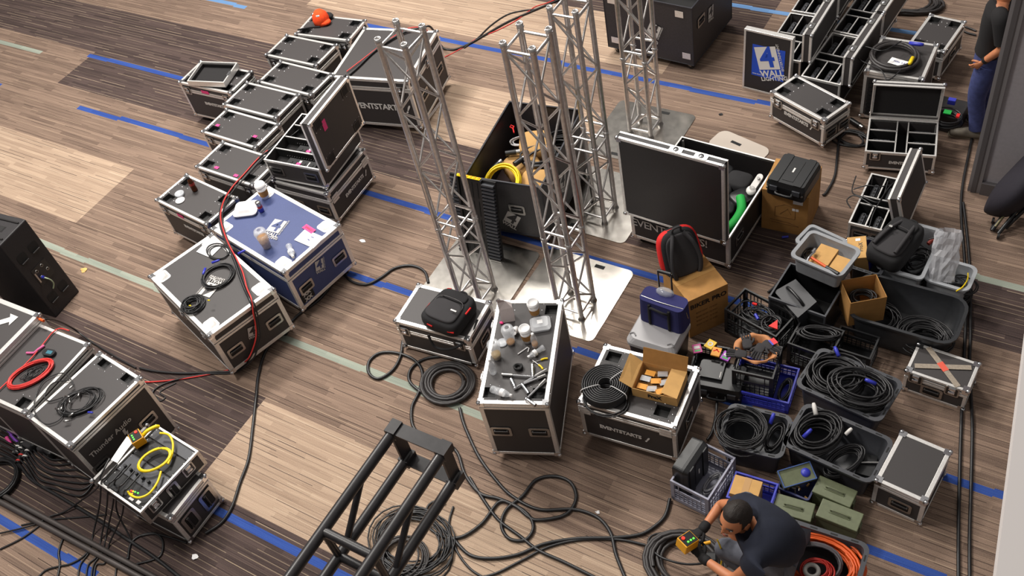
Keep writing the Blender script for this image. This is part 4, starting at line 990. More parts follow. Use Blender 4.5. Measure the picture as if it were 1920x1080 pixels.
b = MB(); b.bb(-.14,.0,.0,-.115,d*.95,.12,ALU); b.ball((-.127,0,.12),.025,CHR); b.ball((-.127,d*.95,.12),.025,CHR); o = b.obj('lid_rail', r)
b = MB(RM.inverted()); 
q_ = [W(208,862,.63),W(220,868,.63),W(236,846,.64),W(252,826,.63),W(238,818,.63),W(224,838,.64)]; b.add([tuple(v) for v in q_],[(0,1,2,5),(5,2,3,4)],PAPER); o = b.obj('paper_strip', L=RM); o.modifiers.new('th','SOLIDIFY').thickness = .002; tag(o,'strip of white paper lying at the left side of the audio rack','paper')
r = empty('multimeter','orange handheld remote pendant with a handle lying on the audio rack','remote', upx(262,828,.63) @ rotZ(1.15))
def pendant(r, s=1, lit=True):
    b = MB(); b.bb(-.05*s,-.06*s,0,.05*s,.06*s,.085*s,YELP); b.obj('housing', r, bevel=.006)
    b = MB(); b.box((0,0,.086*s),(.086*s,.105*s,.004),DARK); b.obj('face_plate', r)
    b = MB(); b.cyl((.02*s,.03*s,.088*s),(.02*s,.03*s,.096*s),.013*s,mat('red_button',(225,50,36),.4,emit=(255,50,30),es=.6),10); b.obj('button', r)
    b = MB(); b.cyl((.02*s,-.03*s,.088*s),(.02*s,-.03*s,.096*s),.013*s,BLP,10) if not lit else [b.box((-.02*s,(-.03+k*.025)*s,.09*s),(.012*s,.012*s,.004),mat('led_green',(90,220,70),.4,emit=(90,255,70),es=1.5)) for k in range(3)]; b.obj('button', r)
    return r
r.name = 'remote_pendant'; pendant(r)
b = MB(); b.tube(cat([(.05,0,.04),(.1,0,.06),(.17,-.0,.05),(.19,0,.03)],4),.016,YEL,8); b.obj('grip', r)
o = coil('bright yellow cable coiled on the audio rack',upx(292,864,.64) @ rotZ(1.0),.15,.105,3,.0095,YEL,seed=21,spread=.16,h=.02,n=8)
T = o.matrix_basis.inverted(); b = MB(); 
b.tube(cat([T @ W(*p) for p in ((302,884,.65),(295,905,.65),(280,925,.65),(262,933,.65),(248,930,.65),(240,922,.64))],6),.0095,YEL,8)
b.tube(cat([T @ W(*p) for p in ((315,870,.65),(323,850,.65),(324,830,.66),(316,815,.67),(300,812,.67))],6),.0095,YEL,8); b.obj('cable_tail', o)
# ------------------------------------------------------------------ totes, crates, boxes
def tote(label, A, B, D, zt, h, m, base=0, rim=.028, taper=.9, rr=.05, holes=True, name='storage_tote', cat_='tote', group=None, M_=None, ext=None):
    if M_ is None: M_, w, d = place(A, B, D, zt, base)
    else: w, d = ext
    M_ = M_ @ Matrix.Translation((w/2,d/2,0)); zt -= base
    r = empty(name, label, cat_, M_, group); n = 4
    z0 = zt-h
    outer = rrect(w-2*rim, d-2*rim, rr, n); low = [(x*taper,y*taper) for x,y in outer]
    inn = [(x*.985,y*.98) for x,y in outer]; inlow = [(x*.985,y*.98) for x,y in low]
    N = len(outer)
    b = MB(); b.prism(low,z0,zt-.004,m,top=outer,smooth=True,cap=False); b.add([(x,y,z0) for x,y in low],[tuple(range(N))[::-1]],m)
    b.add([(x,y,z0+.006) for x,y in inlow]+[(x,y,zt) for x,y in inn],[(i+N,(i+1)%N+N,(i+1)%N,i) for i in range(N)]+[tuple(range(N))],m,True); b.obj('tub', r)
    fl = rrect(w, d, rr+rim*.7, n); b = MB()
    v = [(x,y,zt) for x,y in fl]+[(x,y,zt) for x,y in inn]+[(x,y,zt-.018) for x,y in fl]+[(x,y,zt-.018) for x,y in outer]
    b.add(v,[(i,(i+1)%N,(i+1)%N+N,i+N) for i in range(N)]+[(i+2*N,(i+1)%N+2*N,(i+1)%N,i) for i in range(N)]+[(i+3*N,(i+1)%N+3*N,(i+1)%N+2*N,i+2*N) for i in range(N)],m)
    if holes:
        for u in (-.33,-.11,.11,.33):
            b.box((u*w,-d/2+rim*.6,zt+.0006),(.05,rim*.4,.001),DARK); b.box((u*w,d/2-rim*.6,zt+.0006),(.05,rim*.4,.001),DARK)
        for u in (-.25,.25):
            b.box((-w/2+rim*.6,u*d,zt+.0006),(rim*.4,.05,.001),DARK); b.box((w/2-rim*.6,u*d,zt+.0006),(rim*.4,.05,.001),DARK)
    b.obj('rim', r); r['w'] = w; r['d'] = d
    return r, M_, w, d
def crate(label, A, B, D, zt, h, m, base=0, group=None, M_=None, ext=None, name='milk_crate'):
    if M_ is None: M_, w, d = place(A, B, D, zt, base)
    else: w, d = ext
    M_ = M_ @ Matrix.Translation((w/2,d/2,0)); zt -= base; z0 = zt-h
    r = empty(name, label, 'crate', M_, group); x, y = w/2, d/2
    b = MB(); b.ring(-x,-y,x,y,zt-.03,zt,.014,m); b.ring(-x,-y,x,y,z0,z0+.04,.01,m)
    for a in (-x,x-.03):
        for c_ in (-y,y-.03): b.bb(a,c_,z0,a+.03,c_+.03,zt-.03,m)
    b.ring(-x+.002,-y+.002,x-.002,y-.002,z0+h*.55,z0+h*.62,.008,m); b.obj('frame', r)
    for k in range(4):
        b = MB(); L = (w if k%2 == 0 else d)-.06; n = max(3,int(L/.035)); T = (Matrix.Translation((0,-y+.005,0)), Matrix.Translation((x-.005,0,0)) @ rotZ(PI/2), Matrix.Translation((0,y-.005,0)), Matrix.Translation((-x+.005,0,0)) @ rotZ(PI/2))[k]
        for i in range(n+1):
            u = -L/2+L*i/n
            if abs(u) < .06: b.box((u,0,z0+h*.3+.01),(.007,.005,h*.5),m,T)
            else: b.box((u,0,z0+h/2),(.007,.005,h-.05),m,T)
        for zz in (.12,.25,.38,.5): b.box((0,0,z0+h*zz),(L,.005,.006),m,T)
        b.obj('lattice_wall', r)
    b = MB(); b.bb(-x+.01,-y+.01,z0,x-.01,y-.01,z0+.008,m); b.obj('floor_panel', r)
    return r, M_, w, d
def carton(label, M_, w, d, h, m=CARD, open_=False, name='cardboard_box', group=None, tape=True):
    r = empty(name, label, 'box', M_, group)
    b = MB()
    if open_: b.ring(0,0,w,d,0,h,.006,m); b.bb(.004,.004,0,w-.004,d-.004,.006,m)
    else: b.bb(0,0,0,w,d,h,m)
    b.obj('box', r, bevel=.003)
    if not open_ and tape:
        b = MB(); b.box((w/2,d/2,h+.001),(.05 if w > d else w,d if w > d else .05,.001),mat('packing_tape',(180,136,80),.35)); b.obj('packing_tape', r)
    return r
# totes with cables
T1, T1M, w1, d1 = tote('charcoal tote heaped with coiled cable, behind the other charcoal totes',(1488,722),(1650,795),(1530,645),.32,.3,PLG)
coil('big coil of black cable at the left of the far charcoal tote',T1M @ TR(-.12,.03,.2,.3),.25,.21,18,.009,seed=31,spread=.5,h=.15)
o = coil('round coil of black cable leaning in the right half of the far charcoal tote',T1M @ TR(.09,-.02,.26,.2),.25,.18,15,.009,seed=32,spread=.5,h=.12)
for x,y in ((1573,668),(1643,720)): plug(o, Matrix.Translation(rel(o,W(x,y,.37))) @ rotZ(x) @ rotY(1.4), BLP, .016, .09)
T2, T2M, w2, d2 = tote('smaller charcoal tote of bundled cables beside the lattice crate',(1343,833),(1467,863),(1362,752),.32,.3,PLG)
coil('messy round bundle of thin black cable spilling over the left of the smaller charcoal tote',T2M @ TR(-.1,-.03,.25,0),.2,.2,22,.006,seed=33,spread=.45,h=.13,jit=.15)
o = coil('long black cable bundle with a blue connector in the smaller charcoal tote',T2M @ TR(.15,.02,.2,1.4),.15,.06,10,.007,seed=34,spread=.4,h=.08)
plug(o, Matrix.Translation(rel(o,W(1444,795,.33))) @ rotY(1.0), BLP, .016, .09)
T3, T3M, w3, d3 = tote('charcoal tote with three cable coils nearest the ammunition boxes',(1462,832),(1634,910),(1500,748),.32,.3,PLG)
o = coil('large black cable coil with a white connector in the near charcoal tote',T3M @ TR(-.17,.02,.19,1.2),.23,.18,20,.009,seed=35,spread=.5,h=.16)
plug(o, Matrix.Translation(rel(o,W(1530,778,.34))) @ rotZ(1) @ rotY(1.4), WHT, .018, .1); plug(o, Matrix.Translation(rel(o,W(1506,820,.33))) @ rotY(1.2), BLP, .016, .09)
o = coil('crescent of black cable with a white plug inside the near charcoal tote',T3M @ TR(.09,-.05,.12,1.2),.2,.1,12,.009,seed=36,spread=.3,h=.12)
plug(o, Matrix.Translation(rel(o,W(1585,815,.3))) @ rotY(1.2), WHT, .015, .07)
r = empty('clamp_bar','black clamp with a silver bolt in the right corner of the near charcoal tote','clamp',T3M @ TR(.24,.02,.08,.2)); b = MB(); b.bb(-.07,-.09,0,.06,.1,.07,PLB); b.obj('block', r); b = MB(); b.cyl((-.05,.0,.085),(.08,.04,.085),.009,STEEL,8); b.obj('bolt', r)
T4, T4M, w4, d4 = tote('charcoal tote of orange and black cables beside the crouching man',(1424,1072),(1602,1135),(1464,965),.32,.3,PLG)
ORG_IN = coil('large coil of orange cable filling the tote by the crouching man',T4M @ TR(.02,.02,.16,.1),.32,.22,20,.01,ORG,seed=37,spread=.35,h=.12)
coil('coil of grey-black cable on the orange cable in the tote',T4M @ TR(-.02,-.03,.25,.4),.22,.17,7,.0095,mat('cable_grey',(70,66,70),.45),seed=38,spread=.2,h=.04)
coil('small coil of red cable in the front of the orange cable tote',T4M @ TR(.03,-.08,.28,.4),.12,.1,9,.007,mat('deep_red',(190,40,30),.45),seed=39,spread=.5,h=.03)
b = MB(T4M.inverted()); g_ = W(1522,1070,.36); b = MB(); ring_ = [(math.cos(2*PI*i/24)*.045,math.sin(2*PI*i/24)*.045,0) for i in range(24)]; b.tube(ring_,.016,mat('grey_tape',(150,146,142),.5),8,closed=True)
o = b.obj('tape_roll',L=Matrix.Translation(g_)); tag(o,'grey roll of tape on the cables in the orange cable tote','tape roll')
# large black tub with rounded corners
TB, TBM, wb_, db_ = tote('large shallow black tub with rounded corners and loose coils of cable',(1580,590),(1790,652),(1606,503),.36,.33,mat('black_tub',(44,45,48),.35,noise=.1,nscale=20),rr=.12,rim=.02,taper=.88,holes=False)
coil('large loose coil of thin black cable in the right of the large black tub',TBM @ TR(.18,-.06,.06,.1),.24,.2,26,.0065,seed=41,spread=.6,h=.12,jit=.12)
coil('loose coil of thin black cable behind the box in the large black tub',TBM @ TR(-.2,-.02,.06,.1),.19,.2,16,.0065,seed=42,spread=.5,h=.1,jit=.12)
# carton of cable in it
M_, w, d = place((1595,569),(1667,556),(1582,516),.5,.2)
r = carton('open cardboard box holding a coil of cable, standing in the large black tub',M_,.3,.26,.3,CARD2,True)
coil('coil of black cable inside the open cardboard box in the black tub',M_ @ TR(.15,.13,.12,0),.12,.1,9,.008,seed=43,spread=.4,h=.08)
# open black trunk with a speaker
MT, w, d = place((1441,556),(1548,594),(1480,491),.4)
KT = ocase('ktrunk','open black trunk with a worn edge holding a black loudspeaker',(MT,w,d),None,None,.4,.02,casters=False,floorz=.06,t=.016,col=PLB,inner=DARK,balls='none',name='road_trunk')
KT.root['category'] = 'trunk'
for ch in KT.root.children:
    if ch.name.startswith('body_edging'): ch.data.materials[0] = PLG
r = empty('loudspeaker','black wedge loudspeaker with a handle lying in the open black trunk','speaker',MT @ TR(w*.5,d*.4,.08,-.55) @ rotX(.3) @ Matrix.Scale(1.15,4))
b = MB(); b.prism([(-.17,-.11),(.17,-.11),(.15,.12),(-.15,.12)],0,.3,mat('speaker_black',(42,42,46),.5),top=[(-.14,-.09),(.16,-.09),(.14,.09),(-.12,.09)]); b.obj('cabinet', r, bevel=.012)
b = MB(); b.box((0,-.105,.15),(.26,.008,.24),FOAM); b.obj('grille', r); b = MB(); b.tube(cat([(-.1,.0,.3),(-.06,.0,.34),(.06,.0,.34),(.1,0,.3)],4),.012,PLB,8); b.obj('handle', r)
b = MB(); b.bb(-.08,-.05,0,.08,.05,.14,PLG); o = b.obj('power_adapter',L=MT @ TR(w*.17,d*.45,.1,.2),bevel=.01); tag(o,'black boxy adapter beside the wedge loudspeaker in the open trunk','adapter')
# grey tub with boxes and hammer
TG, TGM, wg, dg = tote('grey tub holding flat cardboard boxes and a claw hammer',(1478,479),(1577,521),(1512,425),.66,.2,PLGRY,base=.44,rr=.04,taper=.93,holes=False)
tote('grey tub partly hidden beneath the one with the claw hammer',None,None,None,.6,.16,PLGRY,base=.44,rr=.04,taper=.93,holes=False,M_=TGM @ TR(-wg/2-.02,-dg/2+.16,-.0,0),ext=(wg*.8,dg*.9)) if False else None
tote('second grey tub, its back rim showing behind the tub with the claw hammer',(1487,452),(1560,487),(1512,414),.5,.2,PLGRY,rr=.03,taper=.93,holes=False)
carton('large flat cardboard box on the left in the grey tub',TGM @ TR(-.09,-.12,.08,.05),.16,.24,.09,CARD,tape=False)
carton('smaller flat cardboard box on the right in the grey tub',TGM @ TR(.075,-.115,.08,.05),.125,.2,.075,CARD,tape=False)
coil('small coil of black cable in the left end of the grey tub',TGM @ TR(-.13,.02,.07,0),.09,.1,7,.006,seed=44,spread=.5,h=.05)
r = empty('claw_hammer','claw hammer with an orange and black handle on the cardboard boxes','hammer',Matrix.Translation(W(1517,480,.64)))
T = W(1517,480,.64); b = MB(Matrix.Translation(-T)); b.tube([W(1521,483,.645),W(1551,502,.645)],.013,ORG,8); b.tube([W(1549,501,.645),W(1572,514,.66)],.018,RUB,8); b.obj('handle', r)
b = MB(Matrix.Translation(-T)); b.tube(cat([W(1528,472,.645),W(1519,480,.655),W(1514,488,.65),W(1513,494,.63)],5),.012,CHR,8); b.cyl(W(1523,474,.65),W(1528,468,.65),.018,CHR,10); b.obj('head', r)
# small grey tote + card, blue binder
tote('charcoal tote with a lettered carton between the grey tub and the backpack',(1588,500),(1650,520),(1612,438),.36,.3,PLG,rr=.03)
r = carton('narrow lettered carton with a white label in the small charcoal tote',TR(*W(1598,497,.3).xy,.12,.35) @ rotY(-.15),.16,.26,.26,CARD,tape=False)
text('ProX', .05, RUB, r, Matrix.Translation((.11,.13,.262)) @ rotZ(PI/2)); b = MB(); b.box((.09,.22,.2615),(.04,.03,.001),PAPER); b.obj('label_sticker', r)
b = MB(); b.bb(0,0,0,.03,.2,.24,BLP); o = b.obj('blue_folder',L=TR(*W(1624,505,.2).xy,.18,-.1),bevel=.004); tag(o,'blue folder wedged between the carton and the backpack','folder')
# clear tub and backpack
CT_, CTM, wc, dc = tote('frosted clear tub of tangled cable under the black backpack',(1640,500),(1730,526),(1672,405),.36,.33,FOGP,rr=.03,holes=False,taper=.92)
coil('tangle of black cable in the frosted clear tub',CTM @ TR(.08,.0,.05,0),.14,.2,16,.007,seed=45,spread=.6,h=.2,jit=.2)
b = MB(); b.tube(cat([(-.03,-.02,0),(.0,.03,.01),(.04,.0,0)],4),.018,mat('red_brown',(150,50,36),.5),8); o = b.obj('red_plug',L=upx(1748,456,.3)); tag(o,'red plug at the right rim of the frosted clear tub','plug')
b = MB(); b.cyl(W(1740,449,.38),W(1774,441,.42),.006,DKSTEEL,6); o = b.obj('metal_rod'); tag(o,'thin dark rod sticking out over the rim of the frosted clear tub','rod')
def pillow(w, d, h, m, nx=7, p=3.6, taper=0):
    """soft puffed slab centred on the origin, base at z=0"""
    b = MB(); v = []; f = []; NX, NZ = 16, 8
    for j in range(NZ+1):
        ph = PI*j/NZ
        for i in range(NX*2):
            a = PI*i/NX; cs, sn = math.cos(a), math.sin(a); k = math.sin(ph)**.25
            x = math.copysign(abs(cs)**(2/p), cs)*w/2*k; y = math.copysign(abs(sn)**(2/p), sn)*d/2*k; z = h/2+math.copysign(abs(math.cos(ph))**.55, math.cos(ph))*h/2
            v.append((x*(1-taper*(y/d+.5)), y, z))
    N = NX*2
    for j in range(NZ):
        for i in range(N): f.append((j*N+i,(j+1)*N+i,(j+1)*N+(i+1)%N,j*N+(i+1)%N))
    b.add(v, f, m, True); return b
def backpack(label, M_, w=.32, d=.48, h=.2, m=FAB, accents=None, strapside=False, panel=None):
    r = empty('backpack', label, 'backpack', M_)
    b = pillow(w, d, h, m, taper=.12, p=5); b.obj('main_bag', r)
    b = pillow(w*.8, d*.55, h*.22, FABG if not strapside else m, taper=.1); o = b.obj('front_pocket', r, L=Matrix.Translation((0,-d*.14,h*.9)))
    b = pillow(w*.62, d*.24, h*.2, m); b.obj('top_pocket', r, L=Matrix.Translation((0,d*.28,h*.9)))
    b = MB(); b.tube(cat([(-w*.36,-d*.1,h*1.02),(-w*.3,d*.15,h*1.08),(0,d*.2,h*1.1),(w*.3,d*.15,h*1.08),(w*.36,-d*.1,h*1.02)],6),.004,DKSTEEL,5); b.obj('zip', r)
    b = MB(); b.tube(cat([(-.03,d*.47,h*.5),(-.03,d*.55,h*.6),(.03,d*.55,h*.6),(.03,d*.47,h*.5)],5),.01,m,6); b.obj('carry_loop', r)
    if accents:
        for a in accents: b = MB(); b.tube(cat([Vector(q) for q in a],4),.009,REDF,6); b.obj('red_piping', r)
    return r
r = backpack('large black backpack with a short red trim lying on the frosted clear tub',TR(*W(1680,462,.42).xy,.36,-.28) @ rotX(.12),.34,.5,.2,accents=[[(.04,.235,.14),(.09,.225,.15),(.125,.19,.14)]])
b = MB(); b.tube(cat([(-.1,-.18,.24),(-.08,0,.25),(-.05,.18,.2)],5),.018,FABG,5); b.tube(cat([(.1,-.18,.24),(.09,0,.25),(.06,.18,.2)],5),.018,FABG,5); b.obj('strap', r)
b = MB(); b.prism(rrect(.03,.02,.006,3),0,.006,STEEL); b.obj('buckle', r, L=Matrix.Translation((-.07,.02,.275)))
# white tub with plastic bag
WT, WTM, ww_, dw_ = tote('pale grey tub with a yellow cord at its right side, behind the large black tub',(1728,523),(1816,549),(1741,474),.3,.28,FOGP,rr=.05,holes=False)
coil('tangle of thin black cable in the pale grey tub',WTM @ TR(.1,0,.04,0),.13,.13,12,.006,seed=46,spread=.6,h=.16,jit=.2)
cable('thin yellow cord curved along the right side of the pale grey tub',[(1793,546,.31),(1805,538,.31),(1814,524,.31),(1815,512,.31)],.006,YEL,name='cord',cat_='cord')
b = MB(); R_ = random.Random(9); wrp = []
v = []; f = []; NU, NV = 22, 9
for j in range(NV):
    for i in range(NU):
        a = 2*PI*i/NU; q = 1+.18*R_.uniform(-1,1); v.append((math.cos(a)*.1*q*(1-.1*(j==NV-1)),math.sin(a)*.07*q,j*.055))
for j in range(NV-1):
    for i in range(NU): f.append((j*NU+i,j*NU+(i+1)%NU,(j+1)*NU+(i+1)%NU,(j+1)*NU+i))
b.add(v,f,mat('bubble_wrap',(200,200,205),.25,alpha=.6,spec=.8),False)
o = b.obj('plastic_bag',L=Matrix.Translation(W(1765,524,.28)) @ rotZ(.2) @ rotX(-.5)); tag(o,'crinkled clear plastic bag of bottles leaning in the pale grey tub','plastic bag')
# lattice crates
C1, C1M, wc1, dc1 = crate('black lattice crate of tangled leads with a red triangular plug, next to the cardboard box',(1358,579),(1455,632),(1386,533.5),.33,.31,PLB)
coil('tangle of black leads in the lattice crate with the red triangle',C1M @ TR(-.04,.0,.2,.2),.17,.11,10,.006,seed=51,spread=.6,h=.08,jit=.3)
coil('second loop of black leads at the right in the lattice crate with the red triangle',C1M @ TR(.1,-.02,.22,.9),.1,.1,6,.007,seed=52,spread=.5,h=.07,jit=.3)
b = MB(); b.prism([(-.04,-.03),(.04,-.035),(.01,.05)],0,.02,mat('red_plastic',(225,40,36),.4)); o = b.obj('red_triangle',L=upx(1452,610,.3) @ rotX(.2)); tag(o,'red triangular plastic piece in the front corner of the lattice crate','plastic piece')
b = MB(); b.cyl((-.03,0,0),(.03,0,0),.014,BLP,8); o = b.obj('blue_plug',L=upx(1419,594,.3) @ rotZ(-.8)); tag(o,'blue plug among the leads of the lattice crate','plug')
b = MB(); b.cyl((-.02,0,0),(.02,0,0),.012,REDF,8); o = b.obj('red_plug',L=upx(1415,570,.31)); tag(o,'small red plug at the back of the lattice crate','plug')
BC2, BC2M, w_, d_ = crate('blue lattice crate under the black crate of gloves',(1367,729),(1479,757),(1386,664),.16,.15,BLP)
C2, C2M, wc2, dc2 = crate('black lattice crate holding a brown bag and gloves, standing in the blue crate',(1372,694),(1450,711),(1386,633),.36,.3,PLB,base=.06)
coil('black cable at the right side of the blue lattice crate',BC2M @ TR(w_*.35,0,.02,1.5),.14,.05,7,.008,seed=53,spread=.4,h=.08)
v = []; f = []; R_ = random.Random(4); NU = 26
for j in range(4):
    for i in range(NU):
        a = 2*PI*i/NU; rr_ = (.1,.125,.16,.17)[j]*(1+.13*R_.uniform(-1,1)); v.append((rr_*math.cos(a),rr_*.9*math.sin(a),(.0,.06,.1,.075)[j]+.02*R_.uniform(-1,1)))
for j in range(3):
    for i in range(NU): f.append((j*NU+i,j*NU+(i+1)%NU,(j+1)*NU+(i+1)%NU,(j+1)*NU+i))
b = MB(); b.add(v,f,mat('brown_paper',(186,126,82),.75,bump=.5,bscale=40),True); o = b.obj('brown_bag',L=Matrix.Translation(W(1418,664,.34)),sub=1); tag(o,'crumpled brown paper bag opened in the black lattice crate','bag')
for k,(x,y,s) in enumerate(((1401,648,'upper left'),(1389,667,'lower left'),(1425,656,'middle'),(1440,650,'right'))):
    r = empty('work_glove','black work glove in the brown paper bag, %s' % s,'glove',Matrix.Translation(W(x,y,.4)) @ rotZ(k*1.3+.5),'black work gloves in the brown paper bag')
    b = pillow(.08,.1,.035,FABG); b.obj('palm', r)
    for q in range(4): b = MB(); b.tube([(-.03+q*.02,.045,.02),(-.034+q*.022,.085,.024),(-.036+q*.023,.12-.008*abs(q-1.5),.012)],.0105,FABG if q != 2 else FAB,7); b.obj('finger', r)
    b = MB(); b.tube([(.03,.0,.02),(.055,.03,.02),(.06,.055,.015)],.011,FABG,7); b.obj('thumb', r)
b = MB(); b.bb(-.03,-.02,0,.03,.02,.004,mat('tag_red',(220,40,50),.5)); b.bb(-.03,-.035,0,.03,-.02,.004,BLP); o = b.obj('product_tag',L=Matrix.Translation(W(1451,640,.44)) @ rotZ(-.6)); tag(o,'red and blue product tag at the back of the black lattice crate','tag')
C3, C3M, w_, d_ = crate('black lattice crate draped with black cables behind the far charcoal tote',(1476,643),(1556,672),(1498,590),.3,.28,PLB)
coil('drape of black cables over the lattice crate behind the far charcoal tote',C3M @ TR(0,.05,.26,.3),.2,.08,9,.008,seed=54,spread=.5,h=.06,jit=.2)
C4, C4M, w_, d_ = crate('empty black folding crate in front of the large black tub',(1557,650),(1632,674),(1576,609),.26,.24,PLB)
C5, C5M, w5, d5 = crate('dark lattice crate under the coloured packets',(1290,700),(1352,712),(1303,640),.2,.18,PLB)
GC, GCM, wg_, dg_ = crate('grey lattice crate holding a black hard case',(1256,901),(1328,938),(1303,821),.28,.27,mat('grey_crate',(148,148,164),.5))
BC3, BC3M, wb3, db3 = crate('blue lattice crate with a taped cardboard box behind the crouching man',(1361,932),(1443,958),(1378,882),.22,.2,BLP)
carton('taped cardboard box sitting in the blue crate behind the crouching man',BC3M @ TR(-wb3/2+.02,-db3/2+.02,.03,.03),.21,.17,.23,CARD)
# hard cases
def hardcase(label, M_, w, d, h, group=None, ribs=True, stand=False):
    r = empty('hard_case', label, 'hard case', M_, group)
    b = MB(); b.prism(rrect(w,d,.03,4),0,h*.55,PLB,top=rrect(w*1.02,d*1.02,.03,4)); b.obj('base', r)
    b = MB(); b.prism(rrect(w*1.03,d*1.03,.03,4),h*.56,h*.72,PLB,top=rrect(w*1.03,d*1.03,.03,4)); b.prism(rrect(w*1.02,d*1.02,.03,4),h*.72,h,PLB,top=rrect(w*.95,d*.95,.025,4))
    if ribs:
        for u in (-.3,.3): b.prism(rrect(w*.2,d*.97,.01,3,u*w,0),h,h+.008,PLB)
        b.prism(rrect(w*.3,d*.75,.008,2),h,h+.004,PLB)
    o = b.obj('lid', r); b = MB(); b.box((0,0,h+.006),(.015,.06,.002),WHT); b.obj('badge', r)
    for u in (-.3,.3): b = MB(); b.box((u*w,-d*.52,h*.58),(.07,.02,h*.3),PLG); b.obj('latch', r)
    b = MB(); b.tube(cat([(-.07,-d*.52,h*.45),(-.065,-d*.52-.035,h*.42),(.065,-d*.52-.035,h*.42),(.07,-d*.52,h*.45)],4),.012,PLB,8); b.obj('handle', r)
    for u in (-.46,.46): b = MB(); b.cyl((u*w,-d*.52,h*.5),(u*w,-d*.54,h*.5),.01,STEEL,8); b.obj('pressure_valve', r)
    return r
M_, w, d = place((1437,330),(1508,350),(1461,277),.72,.512); CB1M, wA, dA = place((1429,354),(1517,371),(1450,300),.51)
r = carton('large printed cardboard box carrying a black hard case, beside the large open case',CB1M,wA,.44,.51,CARD2)
b = MB(); PR = mat('brown_print',(120,84,44),.8); T = frame((wA*.5,-.001,.2),(1,0,0),(0,0,1))
b2 = MB(T); b2.tube([( -.09,.0,0),(-.09,.12,0),(0,.17,0),(.1,.14,0),(.1,0,0),(-.09,0,0)],.003,PR,4); b2.tube([(-.13,-.05,0),(.05,-.06,0),(.14,-.09,0),(-.12,-.08,0)],.003,PR,4); b2.tube([(-.04,.04,0),(.03,.12,0),(.06,.05,0)],.003,PR,4); b2.obj('printed_drawing', r)
b = MB(T); b.box((.12,.22,0),(.09,.05,.001),PAPER); b.box((.1,.12,0),(.06,.03,.001),PAPER); b.obj('label_sticker', r)
hardcase('large black hard case with ribbed lid lying on the printed cardboard box',M_ @ Matrix.Translation((w/2,d/2+.0,0)) @ Matrix.Translation((0,0,0)),w,d,.17)
hardcase('flat black hard case lying in front of the crate of gloves',place((1300,714),(1366,727),(1303,668),.2)[0] @ Matrix.Translation((.2,.13,.0)),.4,.28,.17,ribs=False)
M_ = GCM @ TR(-.04,.02,.07,.0) @ rotX(0)
r = hardcase('black hard case with a pink tag standing on edge in the grey lattice crate',GCM @ TR(-.1,-.0,.22,PI/2) @ rotX(PI/2) @ Matrix.Translation((0,0,-.07)),.33,.36,.13)
b = MB(); b.box((-.02,-.205,.1),(.05,.004,.02),PINK); b.obj('pink_tag', r)
coil('clear bagged cables at the right of the grey lattice crate',GCM @ TR(.08,0,.08,1.4),.13,.05,7,.007,mat('bagged_cable',(120,120,125),.2),seed=55,spread=.5,h=.13,jit=.2)
# coloured packets
for k,(x,y,rz,m_,lab) in enumerate(((1307,654,.6,mat('packet_magenta',(214,70,150),.5),'magenta and green packet left of the yellow ones'),(1332,646,-.2,mat('packet_yellow',(240,196,40),.5),'yellow packet with a round hole on the dark crate'),(1343,660,.1,mat('packet_orange',(236,160,50),.5),'orange packet with a red cross mark on the dark crate'),(1362,668,-.1,mat('packet_purple',(170,70,190),.5),'purple packet beside the flat black hard case'))):
    r = empty('packet','%s' % lab,'packet',Matrix.Translation(W(x,y,.215)) @ rotZ(rz)); b = MB(); b.box((0,0,0),(.075,.09,.014),m_); b.obj('card', r)
    b = MB(); 
    if k == 1: b.lathe([(.012,.009),(.024,.009)],WHT,14); b.obj('roll', r)
    elif k == 2: b.box((0,.015,.008),(.04,.01,.001),REDF,rotZ(.7)); b.box((0,.015,.008),(.04,.01,.001),REDF,rotZ(-.7)); b.obj('cross', r)
    else: b.box((.0,.01,.008),(.05,.03,.002),WHT); b.box((0,-.025,.008),(.05,.02,.002),mat('packet_green',(70,170,90),.5)); b.obj('print', r)
# cooler and navy bag
M_, w, d = place((1170,634),(1263,663),(1199,567),.42)
r = empty('cooler','black cooler with a pale grey moulded lid carrying a navy bag','cooler',M_ @ Matrix.Translation((w/2,d/2,0)))
b = MB(); b.prism(rrect(w*.86,d*.86,.05,4),0,.34,PLB,top=rrect(w*.95,d*.94,.05,4)); b.obj('body', r)
LG = mat('pale_grey_lid',(176,174,176),.45)
b = MB(); b.prism(rrect(w,d,.06,4),.34,.37,LG); b.prism(rrect(w,d,.06,4),.37,.42,LG,top=rrect(w*.88,d*.86,.07,4)); b.obj('lid', r, bevel=.006)
for u in (-.38,.38): b = MB(); b.tube(cat([(u*w-.03,-d*.35,.422),(u*w,-d*.3,.424),(u*w+.03,-d*.36,.422)],4),.006,mat('lid_groove',(130,128,130),.5),6); b.obj('cup_ring', r)
a_ = W(1199,597,.42); b_ = W(1281,627,.42); ux = (b_-a_); w = ux.length; ux.normalize()
r = empty('navy_bag','navy blue carry-on bag with black straps standing on the cooler','bag',Matrix.Translation((a_.x,a_.y,.422)) @ rotZ(math.atan2(ux.y,ux.x)) @ Matrix.Translation((w/2,.08,0)))
b = MB(); b.prism(rrect(w,.19,.05,4),0,.27,NAVY,top=rrect(w*.97,.17,.05,4),smooth=False); b.obj('bag', r, bevel=.02)
for u in (-.22,.22): b = MB(); b.tube(cat([(u*w,-.098,.01),(u*w,-.1,.14),(u*w,-.094,.25)],3),.014,FAB,4); b.obj('strap', r)
b = MB(); b.tube(cat([(-.22*w,-.09,.2),(-.12*w,-.12,.25),(.12*w,-.13,.25),(.22*w,-.09,.2)],5),.011,FAB,6); b.obj('handle', r)
b = MB(); b.tube(cat([(-.46*w,-.04,.268),(0,-.05,.276),(.47*w,-.03,.268)],5),.005,STEEL,5); b.tube(cat([(.49*w,0,.2),(.5*w,.02,.1)],3),.005,STEEL,5); b.obj('zip', r)
